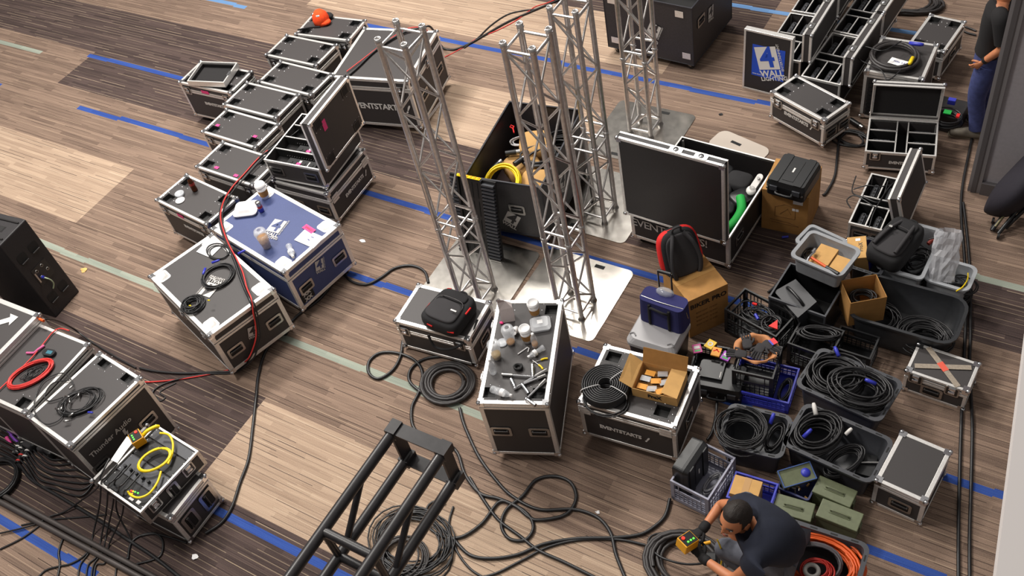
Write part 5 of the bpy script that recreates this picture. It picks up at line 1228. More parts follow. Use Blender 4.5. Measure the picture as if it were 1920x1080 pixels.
r2 = empty('luggage_handle','black telescopic luggage handle rising behind the navy bag','luggage handle',upx(1249,575,.42))
T = upx(1249,575,.42).inverted(); p0, p1 = W(1236,545,.62), W(1262,552,.62)
p0 = W(1238,560,.5); p1 = W(1262,567,.5)
b = MB(T)
for q in (p0,p1): b.cyl((q.x,q.y,.425),(q.x,q.y,.86),.008,PLB,8)
b.obj('rails', r2); b = MB(T); b.cyl((p0.x,p0.y,.86),(p1.x,p1.y,.86),.016,PLB,8); b.obj('grip', r2)
b = MB(); b.ball((0,0,0),.06,CLEAR,10,(1.4,.8,.6)); o = b.obj('clear_bag',L=upx(1247,548,.7)); tag(o,'small clear plastic bag lying on top of the navy bag','plastic bag')
# cardboard box with red backpack
P0 = W(1290,566,.5); P1 = W(1365,532,.5); ux = P1-P0; w = ux.length; ux.normalize()
M_ = Matrix.Translation((P0.x,P0.y,0)) @ rotZ(math.atan2(ux.y,ux.x)); uy = Vector((-ux.y,ux.x,0)); dd = (W(1240,505,.5)-P0).dot(uy)
r = carton('cardboard box printed with dark letters under the red and black backpack',M_,w,dd,.5,CARD2)
text('BIKER PRO', .075, RUB, r, frame((w*.5,-.002,.4),(1,0,0),(0,0,1)), bold=.002)
for q in range(4): text('BOX N.W. 12 KGS', .026, mat('brown_print',(120,84,44),.8), r, frame((w*.45,-.002,.3-q*.055),(1,0,0),(0,0,1)))
BPm = M_ @ TR(w*.52,dd*.55,.5,PI*.5+.32) 
r = empty('backpack','black backpack with red sides and padded straps standing on the printed cardboard box','backpack',Matrix.Translation(W(1290,515,.5)) @ rotZ(math.atan2(RT.y,RT.x)+.35) @ rotX(PI/2-.42))
b = pillow(.37,.46,.16,FAB,taper=.1); b.obj('main_bag', r, L=Matrix.Translation((0,.2,-.16)))
b = pillow(.42,.42,.1,REDF,taper=.14); b.obj('red_side', r, L=Matrix.Translation((0,.22,-.13)))
b = pillow(.3,.4,.03,FABG,taper=.1); b.obj('back_panel', r, L=Matrix.Translation((0,.2,-.015)))
for s_ in (-1,1): b = MB(); b.tube(cat([(s_*.05,.4,.0),(s_*.1,.3,.05),(s_*.13,.15,.05),(s_*.12,.03,.02),(s_*.1,-.02,-.02)],6),.02,FABG,6); b.obj('shoulder_strap', r)
b = MB(); b.tube(cat([(-.04,.42,-.02),(-.03,.46,.01),(.03,.46,.01),(.04,.42,-.02)],4),.01,FABG,6); b.obj('carry_loop', r)
# black backpack on low case
r = backpack('black backpack with small red tabs lying on the low flight case',TR(*W(845,590,.47).xy,.42,-.05),.42,.42,.17,accents=[[(-.15,.19,.13),(-.11,.2,.135)],[(-.215,-.06,.1),(-.215,.0,.1)],[(-.1,-.205,.1),(-.04,-.21,.1)],[(.12,-.2,.1),(.18,-.19,.1)],[(.19,.0,.15),(.19,.08,.15)]])
text('swissline', .022, WHT, r, Matrix.Translation((.1,-.06,.225)) @ rotZ(.9)) if False else None
b = MB(); b.box((.11,-.05,.218),(.06,.014,.002),WHT,rotZ(.0)); b.obj('badge', r)
cable('black webbing strap hanging down the front of the low flight case',[(803,628,.42),(815,650,.3),(838,655,.3),(862,648,.33),(884,628,.4),(895,600,.42)],.012,FAB,name='webbing_strap',cat_='strap')
# ammunition boxes
def ammo(label, A, B, D, zt=.19):
    M_, w, d = place(A,B,D,zt); r = empty('ammunition_box',label,'ammunition box',M_,'olive steel ammunition boxes')
    b = MB(); b.bb(.006,.006,0,w-.006,d-.006,zt-.03,OLIVE); b.obj('body', r)
    b = MB(); b.bb(0,0,zt-.035,w,d,zt,OLIVE); b.obj('lid', r, bevel=.006)
    b = MB(); b.tube(cat([(w*.3,d*.5,zt),(w*.3,d*.5,zt+.018),(w*.7,d*.5,zt+.018),(w*.7,d*.5,zt)],4),.006,OLIVE,6); b.box((w*.5,d*.5,zt+.002),(w*.5,.035,.004),OLIVE); b.obj('handle', r)
    b = MB(); b.box((w+.004,d/2,zt*.6),(.008,.05,.09),OLIVE); b.obj('latch', r)
    return r
ammo('olive steel ammunition box farthest from the crouching man',(1522,921),(1594,952),(1534,889))
ammo('olive steel ammunition box nearest the orange cable tote',(1529,966),(1607,997),(1542,933))
ammo('olive steel ammunition box right behind the crouching man',(1446,957),(1520,979),(1458,924))
BB, BBM, w_, d_ = tote('small dark blue bin of loose hardware between the ammunition boxes',(1456,914),(1516,940),(1476,868),.17,.16,mat('dark_blue_plastic',(34,40,84),.45),rr=.015,rim=.012,holes=False)
for k in range(14):
    R_ = random.Random(60+k); b = MB(); b.cyl((-.015,0,0),(.015,0,0),.008,STEEL if k%2 else CARD,6); o = b.obj('bolt',L=BBM @ TR(R_.uniform(-.08,.1),R_.uniform(-.09,.07),.06+.01*(k%3),R_.uniform(0,6))); tag(o,'small loose fitting in the dark blue bin','fitting','loose fittings in the dark blue bin')
r = empty('organizer_tray','clear lidded olive tray with a blue disc tilted on the dark blue bin','tray',Matrix.Translation(W(1493,893,.2)) @ rotZ(.75) @ rotX(.25))
b = MB(); b.bb(-.13,-.07,0,.13,.07,.03,OLIVE); b.obj('tray', r); b = MB(); b.ring(-.13,-.07,.13,.07,.03,.045,.006,mat('clear_blue',(90,120,190),.2,alpha=.6)); b.obj('rim', r); b = MB(); b.lathe([(0,.036),(.035,.035),(.036,.03)],BLP,16,(.07,.0,0)); b.obj('blue_disc', r)
# contents of the tool trunk
def tk(x,y,z,rz=0): return TK.M @ TR(x,y,z,rz)
o = coil('thick coil of bright yellow cable at the front of the tool trunk',tk(.26,.27,.52) @ rotX(.5),.2,.2,14,.009,YEL,seed=61,spread=.28,h=.09,n=8)
KH = mat('khaki_canvas',(178,138,84),.85,bump=.4,bscale=60)
for k,(x,y,z,rz,s,lab) in enumerate(((.38,.85,.48,.3,(.34,.3,.16),'upper'),(.3,.6,.4,.9,(.36,.3,.16),'middle'),(.55,.4,.42,.2,(.3,.26,.14),'right'))):
    b = pillow(*s,KH); o = b.obj('canvas_pouch',L=tk(x,y,z,rz) @ rotX(.2)); tag(o,'folded khaki canvas pouch in the tool trunk, %s one' % lab,'pouch','khaki canvas pouches in the tool trunk')
coil('heap of black cable over the canvas pouches in the tool trunk',tk(.5,.66,.55,.5),.2,.15,6,.011,seed=62,spread=.4,h=.08,jit=.2)
coil('grey cable with red ends along the left wall of the tool trunk',tk(.22,.85,.56,.5),.12,.07,3,.008,mat('cable_pale',(170,168,170),.4),seed=63,spread=.3,h=.03)
for k,(x,y,z,rz) in enumerate(((.22,.62,.62,.4),(.34,.52,.62,1.1),(.12,.42,.6,1.3))):
    r = empty('cable_connector','thick black locking connector in the tool trunk, %s' % ('upper one','lower one by the yellow coil','one against the left wall')[k],'connector',tk(x,y,z,rz)); b = MB(); b.cyl((-.07,0,0),(.04,0,0),.028,PLB,12); b.obj('sleeve', r); b = MB(); b.cyl((.04,0,0),(.08,0,0),.026,STEEL,12); b.obj('ring', r)
b = MB(); b.tube(cat([(-.05,0,0),(0,.01,.01),(.05,0,0)],4),.02,REDF,8); o = b.obj('red_plug',L=tk(.6,.66,.68,.7)); tag(o,'red plug on the black cables at the right of the tool trunk','plug')
b = MB(); b.tube([(0,.03,0),(.01,.06,0),(-.02,.09,0),(-.03,.06,0),(0,.03,0),(.01,-.04,0)],.007,REDF,6); o = b.obj('red_hook',L=tk(.12,.9,.66,.4)); tag(o,'red looped strap at the left wall of the tool trunk','strap')
coil('dark pile of cable and tools at the back of the tool trunk',tk(.6,.98,.4,.2),.18,.14,12,.012,seed=64,spread=.6,h=.15,jit=.2)
# contents of the large open case
def bk(x,y,z,rz=0): return BC.M @ TR(x,y,z,rz)
b = MB(); b.tube(cat([(-.0,-.3,0),(.03,-.22,.05),(.1,-.1,.1),(.1,.1,.1),(.02,.26,.1)],6),.045,GREEN,9,radii=None); o = b.obj('green_sling',L=bk(.82,.36,.28)); tag(o,'bright green sling at the right wall of the large open case','sling')
for k,(x,y,s) in enumerate(((.72,.85,.13),(.84,.66,.12),(.6,.7,.12),(.5,.9,.13),(.3,.8,.13),(.75,.5,.1),(.3,.5,.12))):
    b = pillow(s*2,s*1.8,s*1.5,PLB if k%2 else FAB); o = b.obj('black_bag',L=bk(x,y,.2,k)); tag(o,'black fabric bundle in the large open case','bag','black bundles in the large open case')
r = empty('rope_pulley','white steel clamp arm rising from the large open case beside its lid','clamp',bk(.93,.78,.46,.0))
b = MB(); b.prism(rrect(.06,.18,.028,5),0,.02,WHT); b.obj('arm', r, L=rotX(.5) @ rotZ(-.2)); b = MB(); b.lathe([(.0,.02),(.045,.02),(.045,.0)],WHT,16,(0,-.09,0)); b.cyl((0,.04,.02),(0,.04,.04),.014,STEEL,10); b.obj('hook', r, L=rotX(.5) @ rotZ(-.2))
r.location.z = .46
# ------------------------------------------------------------------ floor cables
TH = .0145
cable('thick black cable wandering from the blue case down past the lower left rack',[(632,520),(600,560),(560,590),(530,622),(500,655),(485,700),(480,745),(474,800),(466,860),(450,905),(435,950),(415,980),(385,1000)],TH)
cable('thick black cable looping from the blue case to the low flight case',[(640,508),(660,528),(688,533),(715,520),(740,503),(770,498),(795,508),(803,530)],TH)
cable('thick black cable dropping from the low flight case into loops beside it',[(755,640),(750,670),(735,695),(710,710),(692,700),(692,678),(712,662),(745,662),(778,676),(792,700),(785,735),(772,765),(775,800),(800,822),(835,830),(858,850),(872,890),(900,925),(935,935),(968,950),(990,968),(1010,975),(1060,965),(1080,935),(1070,905),(1040,893),(1005,900),(980,930),(950,955),(940,985),(955,1010),(985,1012),(1000,990),(990,965),(960,945),(935,942),(905,980),(870,1005),(840,1010)],TH)
cable('thick black cable running from the round floor coil down to the far floor loop',[(862,765),(868,790),(880,820),(900,860),(930,900),(960,930),(1010,955),(1075,955),(1120,970),(1145,1000),(1155,1040),(1175,1090)],TH)
cable('thick black cable reaching from the grey crate to the bottom edge',[(1256,935,.02),(1248,965),(1230,985),(1200,1002),(1150,1008),(1080,1010),(1020,1020),(970,1040),(920,1047),(880,1040),(850,1010)],TH)
cable('thinner black cable running along the thick one to the bottom edge',[(1210,1022),(1160,1012),(1090,1012),(1030,1025),(980,1050),(930,1075),(890,1085)],.011)
cable('thick black cable crossing the floor loops towards the bottom right',[(880,895),(905,935),(935,975),(975,1005),(1010,1032),(1060,1055),(1120,1085)],TH)
cable('thin black cable curving below the black truss end',[(850,950),(842,985),(855,1030),(880,1065),(910,1085)],.01)
cable('thin black cable arching under the black truss end',[(835,945),(815,940),(800,955),(805,990),(835,1008)],.01)
o = coil('round coil of thick black cable on the floor left of the tall drinks case',upx(838,722,0),.26,.235,7,.0155,mat('cable_grey_black',(50,46,46),.5),seed=71,spread=.42,h=.035,n=9,jit=.04)
cable('thick black cable joining the floor coil from the left',[(870,690),(845,670),(800,672),(772,690),(768,715),(795,738),(825,745)],TH)
coil('large flat coil of thin black cable under the black truss',upx(775,1020,0),.38,.3,16,.007,seed=72,spread=.4,h=.04,jit=.15)
coil('coil of thin grey-black cable at the bottom edge under the black truss',upx(755,1050,0),.22,.2,9,.008,mat('cable_grey_black',(50,46,46),.5),seed=73,spread=.35,h=.05)
coil('round coil of heavy black cable at the knees of the crouching man',upx(1290,1060,0),.33,.28,9,.0155,mat('cable_grey_black',(50,46,46),.5),seed=74,spread=.35,h=.06,n=8)
cable('thin black cable circling out of the coil by the crouching man',[(1345,1052,.05),(1290,1058,.08),(1240,1045,.08),(1216,1020,.03),(1225,1003,.02),(1260,1000,.02),(1290,1010,.1)],.009)
cable('black cable from the flat hard case down to the smaller charcoal tote',[(1345,740,.05),(1342,780,.03),(1335,810,.02),(1326,825,.02)],.012)
cable('black cable running left from the trunk of the loudspeaker',[(1490,498),(1470,518),(1450,540),(1440,548)],.012)
cable('long black cable running along the right side of the room to the wall, left strand',[(1797,1090),(1797,1000),(1799,900),(1802,800),(1806,700),(1812,560),(1808,480),(1803,420),(1802,380),(1806,340),(1818,280),(1835,200)],.013)
cable('long black cable running along the right side of the room, right strand',[(1818,1090),(1818,1000),(1821,900),(1823,800),(1820,730),(1818,680),(1820,600),(1818,500),(1812,430),(1806,380)],.013)
cable('black cable curling down from the lettered case towards the cardboard box',[(1620,250),(1595,245),(1575,260),(1570,290),(1565,330),(1550,360),(1543,366)],.013)
coil('loose loops of black cable left of the foam lined open case',upx(1598,262,0),.2,.14,4,.011,seed=75,spread=.4,h=.03,jit=.25)
coil('large flat coil of thick black cable at the top right edge',upx(1690,5,0),.5,.28,8,.016,mat('cable_grey_black',(50,46,46),.5),seed=76,spread=.35,h=.04,jit=.15)
cable('black cable fan beside the case near the standing man, upper strand',[(1782,52),(1800,48),(1815,52),(1830,58)],.011)
cable('black cable fan beside the case near the standing man, lower strand',[(1782,56),(1800,56),(1815,62),(1830,66)],.011)
cable('thin black hook of cable above the case near the standing man',[(1725,25),(1745,22),(1760,17),(1758,10),(1745,11)],.009)
# connectors left of foam case
r = empty('cable_connector','chunky black connector with silver ring on the floor left of the foam lined case','connector',upx(1606,232,.03) @ rotZ(-.5))
b = MB(); b.cyl((-.09,0,0),(.05,0,0),.028,PLB,12); b.obj('sleeve', r); b = MB(); b.cyl((.05,0,0),(.09,0,0),.026,STEEL,12); b.obj('ring', r)
# bundle over the wide case and cases on the left (black + red)
b1 = [(1050,0),(1000,20),(950,42),(905,68),(880,82),(855,92),(835,92),(822,78)]
cable('thick black cable crossing the floor from the wide black case to the top edge',[(1080,-15),(1040,3),(1000,20),(950,42),(905,68),(880,82),(855,92),(835,92),(825,82,.1),(818,66,.5),(806,50,.775),(790,52,.785),(760,60,.78),(730,76,.78),(700,98,.775),(672,125,.775),(655,140,.775)],.013)
cable('black cable bowing away from the others on the floor behind the wide black case',[(1040,3),(1010,16),(980,20),(950,28),(920,48),(895,72),(870,90)],.009)
cable('thin red cable running from the top edge over the wide black case',[(1070,-14),(1030,4),(1005,12),(990,22),(965,40),(930,58),(895,72),(870,88),(840,104),(828,106,.05),(815,85,.4),(800,56,.775),(770,52,.78),(742,66,.78),(705,92,.78),(675,115,.775),(650,134,.775)],.006,RED)
FACE = [(470,566,.70),(477,588,.57),(481,608,.44),(482,632,.31),(475,657,.2),(466,674,.13)]
L1 = [(648,140,.775),(620,175,.72),(580,220,.7),(530,262,.68),(500,285,.68),(480,302,.64),(455,330,.63),(435,352,.62),(420,375,.64),(413,395,.67),(412,415,.68),(418,438,.685),(428,462,.69),(440,490,.69),(450,520,.69),(460,545,.69)]+FACE+[(452,688,.04),(440,696,.013),(400,698,.013),(340,700,.013),(290,696,.013),(262,690,.013)]
cable('thick black cable snaking over the left cases to the Thunder Audio case',L1,.012)
cable('second black cable lying beside the thick one over the left cases',[(x+5,y+2,z) for x,y,z in L1[:16]]+[(x+6,y+2,z) for x,y,z in FACE]+[(450,694,.04),(430,700,.013),(380,702,.013),(320,715,.013),(290,730,.013),(285,745,.02)],.008)
cable('thin red cable snaking over the left cases down to the floor',[(x+2,y-3,z+.012) for x,y,z in L1[4:12]]+[(430,460,.71),(444,486,.71),(455,510,.71),(463,540,.71),(472,562,.71)]+[(x-2,y,z+.035) for x,y,z in FACE[1:]]+[(450,684,.05),(438,690,.02),(420,696,.01),(380,704,.01),(330,712,.01),(285,716,.01),(262,716,.01)],.007,RED)
cable('thin red cable lying along the left row of case lids',[(130,620,.885),(112,616,.885),(98,624,.885),(85,640,.885),(60,670,.885),(30,700,.885),(0,729,.885),(-20,748,.885)],.006,RED)
cable('black cable with an orange plug running behind the left cases',[(78,601,.9),(95,598,.8),(115,604,.5),(140,618,.1),(170,640,.02),(215,668,.02),(255,690,.02)],.009)
b = MB(); b.cyl((-.03,0,0),(.03,0,0),.014,ORG,8); o = b.obj('orange_plug',L=upx(78,600,.95)); tag(o,'orange plug at the corner of the case with the arrow','plug')
b = MB(); b.add([(0,.13,0),(.075,.05,0),(.03,.05,0),(.03,-.16,0),(-.03,-.16,0),(-.03,.05,0),(-.075,.05,0)],[(0,6,5,2,1),(5,4,3,2)][0:0]+[(0,6,5),(0,5,2),(0,2,1),(5,4,3,2)],WHT)
b.obj('arrow_print', CASES['t0'].root, L=CASES['t0'].M.inverted() @ upx(8,602,.972) @ rotZ(-.35-.45))
# lower left cable mess
cable('long black cable crossing the lower left corner under the pipes',[(-10,845),(30,865),(60,900),(110,930),(160,960),(200,985),(240,1012),(290,1045),(340,1085)],.016)
cable('black cable dropping from the audio rack to the floor, leftmost strand',[(205,860,.66),(190,890,.66),(182,915,.5),(150,940,.1),(120,960,.02),(95,968,.02),(60,985,.02),(0,1000,.02)],.008)
for k,(x,y,t) in enumerate(((190,905,175),(203,912,190),(215,905,200),(222,918,245),(232,925,205))):
    cable('black cable hanging from the near rim of the audio rack, strand %s' % ('farthest left','second from the left','in the middle','second from the right','farthest right')[k],[(x+30,y-35,.67),(x+10,y-12,.68),(x,y,.64),(x-3,y+40,.25),(t,y+95,.02),(t-8,y+130,.012),(t-25,1060,.012),(t-30,1095,.012)],.0075,group='cables hanging from the audio rack')
cable('black cable looping on the floor below the audio rack',[(240,1048),(245,1020),(262,1005),(290,1000),(305,1015),(302,1040),(285,1050),(255,1058),(250,1062)],.01)
cable('black cable from the floor loop to the flight case with long handles',[(262,1005),(290,1001),(320,1008),(350,1018)],.009)
cable('black cable curving down across the blue carpet line at lower left',[(118,1010),(110,1035),(112,1060),(106,1090)],.01)
cable('black cable sweeping under the pipes to the bottom left corner',[(165,1035),(150,1048),(130,1058),(110,1062),(85,1070),(65,1090)],.009)
cable('thin black cable rising towards the bottom left corner',[(0,1030),(40,1010),(75,985)],.009)
cable('black cable lying across the floor left of the audio rack',[(40,985),(90,975),(150,970),(200,965)],.008)
coil('coil of thick black cable at the left edge below the cases',upx(-5,900,0),.26,.24,8,.012,seed=77,spread=.35,h=.06)
for k in range(7):
    y = 800+k*9
    cable('black cable in the bundle below the left cases, %s' % ('topmost','second','third','fourth','fifth','sixth','lowest')[k],[(-10,y-20,.05+.03*(k%3)),(40,y+10,.04),(70,y+40+k*2,.03),(100,y+62,.02),(150,y+58+k*3,.02),(175,895+k*2,.02)],.009,group='bundle of cables below the left cases')
for k,(x,y,m_) in enumerate(((32,842,WHT),(42,835,WHT),(38,858,RED),(50,850,WHT))):
    r = empty('ring_connector','black connector with pale rings below the left cases, %s' % ('left','top','bottom','right')[k],'connector',upx(x,y,.03) @ rotZ(-1.1),'ringed connectors below the left cases'); b = MB(); b.cyl((-.07,0,0),(.06,0,0),.024,PLB,10); b.obj('sleeve', r)
    for q in (-.03,.03): b = MB(); b.cyl((q,0,0),(q+.014,0,0),.0265,m_,12); b.obj('ring', r)
cable('short purple cable by the ringed connectors',[(15,808,.07),(25,820,.05),(33,830,.03)],.018,mat('purple_cable',(120,60,170),.4))
cable('short pink cable by the ringed connectors',[(12,820,.05),(20,832,.03)],.018,mat('pink_cable',(214,70,140),.4))
for k in range(6):
    R_ = random.Random(90+k); b = pillow(.12,.09,.08,PLB if k%2 else FABG); o = b.obj('cable_box',L=upx(60+k*13,838+R_.uniform(-4,14),.02) @ rotZ(k)); tag(o,'small dark box among the cables below the left cases','box','small dark boxes below the left cases')
cable('thin black loose cable near the corner of the Thunder Audio case',[(283,735),(295,745),(300,752),(310,745),(300,735),(330,718)],.006)
# cables in the tangled open case
for k,p in enumerate(([(1600,355,.32),(1625,348,.36),(1650,350,.36),(1680,345,.34)],[(1605,330,.3),(1598,360,.3),(1620,370,.34),(1650,378,.35),(1665,340,.36)],[(1595,390,.3),(1588,375,.32),(1605,367,.35),(1640,388,.35)],[(1630,425,.33),(1640,395,.36),(1668,350,.36),(1690,340,.34),(1693,370,.33),(1680,390,.34)])):
    cable('black cable straggling over the tangled open case, %s' % ('across its middle','near its back','over its left rim','towards its lid')[k],p,.006,group='cables over the tangled open case')
# ------------------------------------------------------------------ litter
def scrap(label, px, py, s, m, seed, cat_='scrap'):
    R_ = random.Random(seed); n = 9; v = [(0,0,.008)]+[(math.cos(2*PI*i/n)*s*R_.uniform(.6,1.2),math.sin(2*PI*i/n)*s*.7*R_.uniform(.6,1.2),R_.uniform(.001,.012)) for i in range(n)]
    b = MB(); b.add(v,[(0,i+1,(i+1)%n+1) for i in range(n)],m); o = b.obj('scrap',L=upx(px,py,.001)); return tag(o,label,cat_)
scrap('dry tan leaf on the carpet beside the subwoofer',158,507,.05,mat('dry_leaf',(212,172,104),.8),1,'leaf')
scrap('white paper scrap on the carpet right of the blue case',680,452,.035,PAPER,2)
scrap('white scrap on the carpet below the flight case with long handles',366,1045,.035,PAPER,3)
scrap('small white scrap beside the floor cables',1121,961,.022,PAPER,4)
scrap('dark scrap on the carpet behind the large open case',1351,215,.025,DARK,5)
b = MB(); b.cyl((-.03,0,.012),(.03,0,.012),.012,BLP,10); o = b.obj('blue_connector',L=upx(1472,446,0) @ rotZ(.5)); tag(o,'small blue connector on the carpet left of the grey tub','connector')
# ------------------------------------------------------------------ things by the standing man
r = empty('black_box','small black case under a cable coil at the feet of the standing man','box',upx(1774,236,0) @ rotZ(-.1)); b = MB(); b.bb(-.2,-.1,0,.14,.2,.2,BLK2); b.obj('body', r, bevel=.008)
o = coil('coil of black cable with a green tag beside the standing man',upx(1774,236,.2) @ Matrix.Translation((-.02,.06,0)),.15,.13,8,.009,seed=78,spread=.3,h=.09)
b = MB(); b.box((0,0,.12),(.07,.06,.01),GREEN); b.obj('green_tag', o); b = MB(); b.box((.0,.15,.14),(.07,.05,.05),BLP); b.obj('blue_plug', o); b = MB(); b.box((.1,0,.1),(.03,.05,.02),REDF); b.obj('red_tag', o)
# black draped frame at the right edge
r = empty('draped_stand','black folding frame under a black cloth leaning at the right edge','stand',Matrix.Identity(4))
def wv(px,py,z): return W(px,py,z)
b = MB(); 
rows = [[wv(1848,396,.12),wv(1862,360,.32),wv(1870,352,.42),wv(1890,345,.44)],[wv(1866,404,.1),wv(1885,372,.4),wv(1900,352,.5),wv(1920,335,.55)],[wv(1893,408,.12),wv(1915,380,.42),wv(1935,350,.56),wv(1960,310,.7)],[wv(1920,400,.12),wv(1950,372,.4),wv(1975,340,.5),wv(2000,280,.8)]]
rows = [[wv(1845,395,.05),wv(1850,385,.2),wv(1866,352,.36),wv(1900,318,.55),wv(1945,270,.8)],[wv(1862,402,.1),wv(1872,392,.3),wv(1892,372,.5),wv(1925,330,.7),wv(1965,285,.9)],[wv(1885,405,.1),wv(1898,395,.3),wv(1918,376,.48),wv(1950,345,.62),wv(1985,300,.8)],[wv(1905,398,.02),wv(1915,390,.15),wv(1935,370,.3),wv(1970,340,.4),wv(2000,300,.5)]]
v = [p for rw in rows for p in rw]; f = [(i*5+j,i*5+j+1,(i+1)*5+j+1,(i+1)*5+j) for i in range(3) for j in range(4)]
b.add(v,f,mat('purple_black_cloth',(34,30,40),.8,bump=.8,bscale=25),True); o = b.obj('cloth', r, sub=2); s_ = o.modifiers.new('th','SOLIDIFY'); s_.thickness = .02
for q in (((1860,432,.03),(1905,372,.2)),((1872,438,.03),(1925,372,.25)),((1885,428,.03),(1945,370,.3))): b = MB(); b.cyl(W(*q[0]),W(*q[1]),.018,PLB,10); b.obj('leg', r)
b = MB(); b.cyl(W(1866,425,.06),W(1892,392,.16),.012,mat('brass_rod',(120,112,84),.4,.6),8); b.obj('rod', r)
for q in ((1860,413),(1858,426),(1870,442)): b = MB(); b.cyl(W(*q,.03),W(q[0]+4,q[1]+1,.03),.03,RUB,12); b.obj('wheel', r)
# ------------------------------------------------------------------ people
def skinmesh(name, V, E, R_, m, parent, sub=2, root=0, L=None):
    """V points, E edges, R_ radii -> one continuous skinned surface"""
    me = bpy.data.meshes.new(name); me.from_pydata([Vector(v) for v in V], E, []); me.update()
    o = bpy.data.objects.new(name, me); COL.objects.link(o)
    k = o.modifiers.new('skin', 'SKIN'); k.use_smooth_shade = True
    if not me.skin_vertices: 
        bpy.context.view_layer.update()
    sv = me.skin_vertices[0].data if me.skin_vertices else None
    if sv is None:
        bpy.context.view_layer.objects.active = o; bpy.ops.mesh.customdata_skin_add(); sv = me.skin_vertices[0].data
    for i, r in enumerate(R_):
        sv[i].radius = r if isinstance(r, tuple) else (r, r); sv[i].use_root = (i == root)
    s = o.modifiers.new('sub', 'SUBSURF'); s.levels = sub; s.render_levels = sub
    dg = bpy.context.evaluated_depsgraph_get(); me2 = bpy.data.meshes.new_from_object(o.evaluated_get(dg)); me2.name = name
    bpy.data.objects.remove(o)
    me2.materials.clear(); me2.materials.append(m)
    me2.polygons.foreach_set('use_smooth', [True]*len(me2.polygons))
    o = bpy.data.objects.new(name, me2); COL.objects.link(o)
    if parent is not None: o.parent = parent
    if L is not None: o.matrix_basis = L
    return o
def chainmesh(name, pts, radii, m, parent, L=None, n=14):
    """tapered limb following pts, closed round ends"""
    P = [Vector(p) for p in pts]; C_ = cat(P, 5); R2 = []
    K = len(pts)-1
    for i in range(len(C_)):
        t = i/(len(C_)-1)*K; k = min(int(t), K-1); f = t-k; R2.append(radii[k]*(1-f)+radii[k+1]*f)
    d0 = (C_[0]-C_[1]).normalized(); d1 = (C_[-1]-C_[-2]).normalized()
    C_ = [C_[0]+d0*R2[0]*.75, C_[0]+d0*R2[0]*.5]+C_+[C_[-1]+d1*R2[-1]*.5, C_[-1]+d1*R2[-1]*.75]
    R2 = [R2[0]*.3, R2[0]*.8]+R2+[R2[-1]*.8, R2[-1]*.3]
    b = MB(); b.tube(C_, .1, m, n, radii=R2); return b.obj(name, parent, L=L)
def loft(name, rings, m, parent, ax, ay, extra=(), n=24, close=True):
    """rings = (centre, half width along ax, half depth along ay); extra = tubes joined into the same surface"""
    P = []
    for i in range(len(rings)-1):
        for k in range(4):
            t = k/4; t = t*t*(3-2*t) if False else t
            a, b_ = rings[i], rings[i+1]; P.append((a[0].lerp(b_[0],t), a[1]*(1-t)+b_[1]*t, a[2]*(1-t)+b_[2]*t))
    P.append(rings[-1]); v = []; f = []
    for c_, rx, ry in P:
        for k in range(n): a = 2*PI*k/n; v.append(c_+ax*math.cos(a)*rx+ay*math.sin(a)*ry)
    for i in range(len(P)-1):
        for k in range(n): f.append((i*n+k,i*n+(k+1)%n,(i+1)*n+(k+1)%n,(i+1)*n+k))
    b = MB(); b.add(v,f,m,True)
    if close: b.add(v[:n]+v[-n:],[tuple(range(n-1,-1,-1)),tuple(range(n,2*n))],m)
    for pts, rad in extra:
        C_ = cat(pts,5); K = len(pts)-1; R2 = []
        for i in range(len(C_)):
            t = i/(len(C_)-1)*K; k = min(int(t),K-1); q = t-k; R2.append(rad[k]*(1-q)+rad[k+1]*q)
        b.tube(C_, .1, m, 18, radii=R2)
    return b.obj(name, parent)
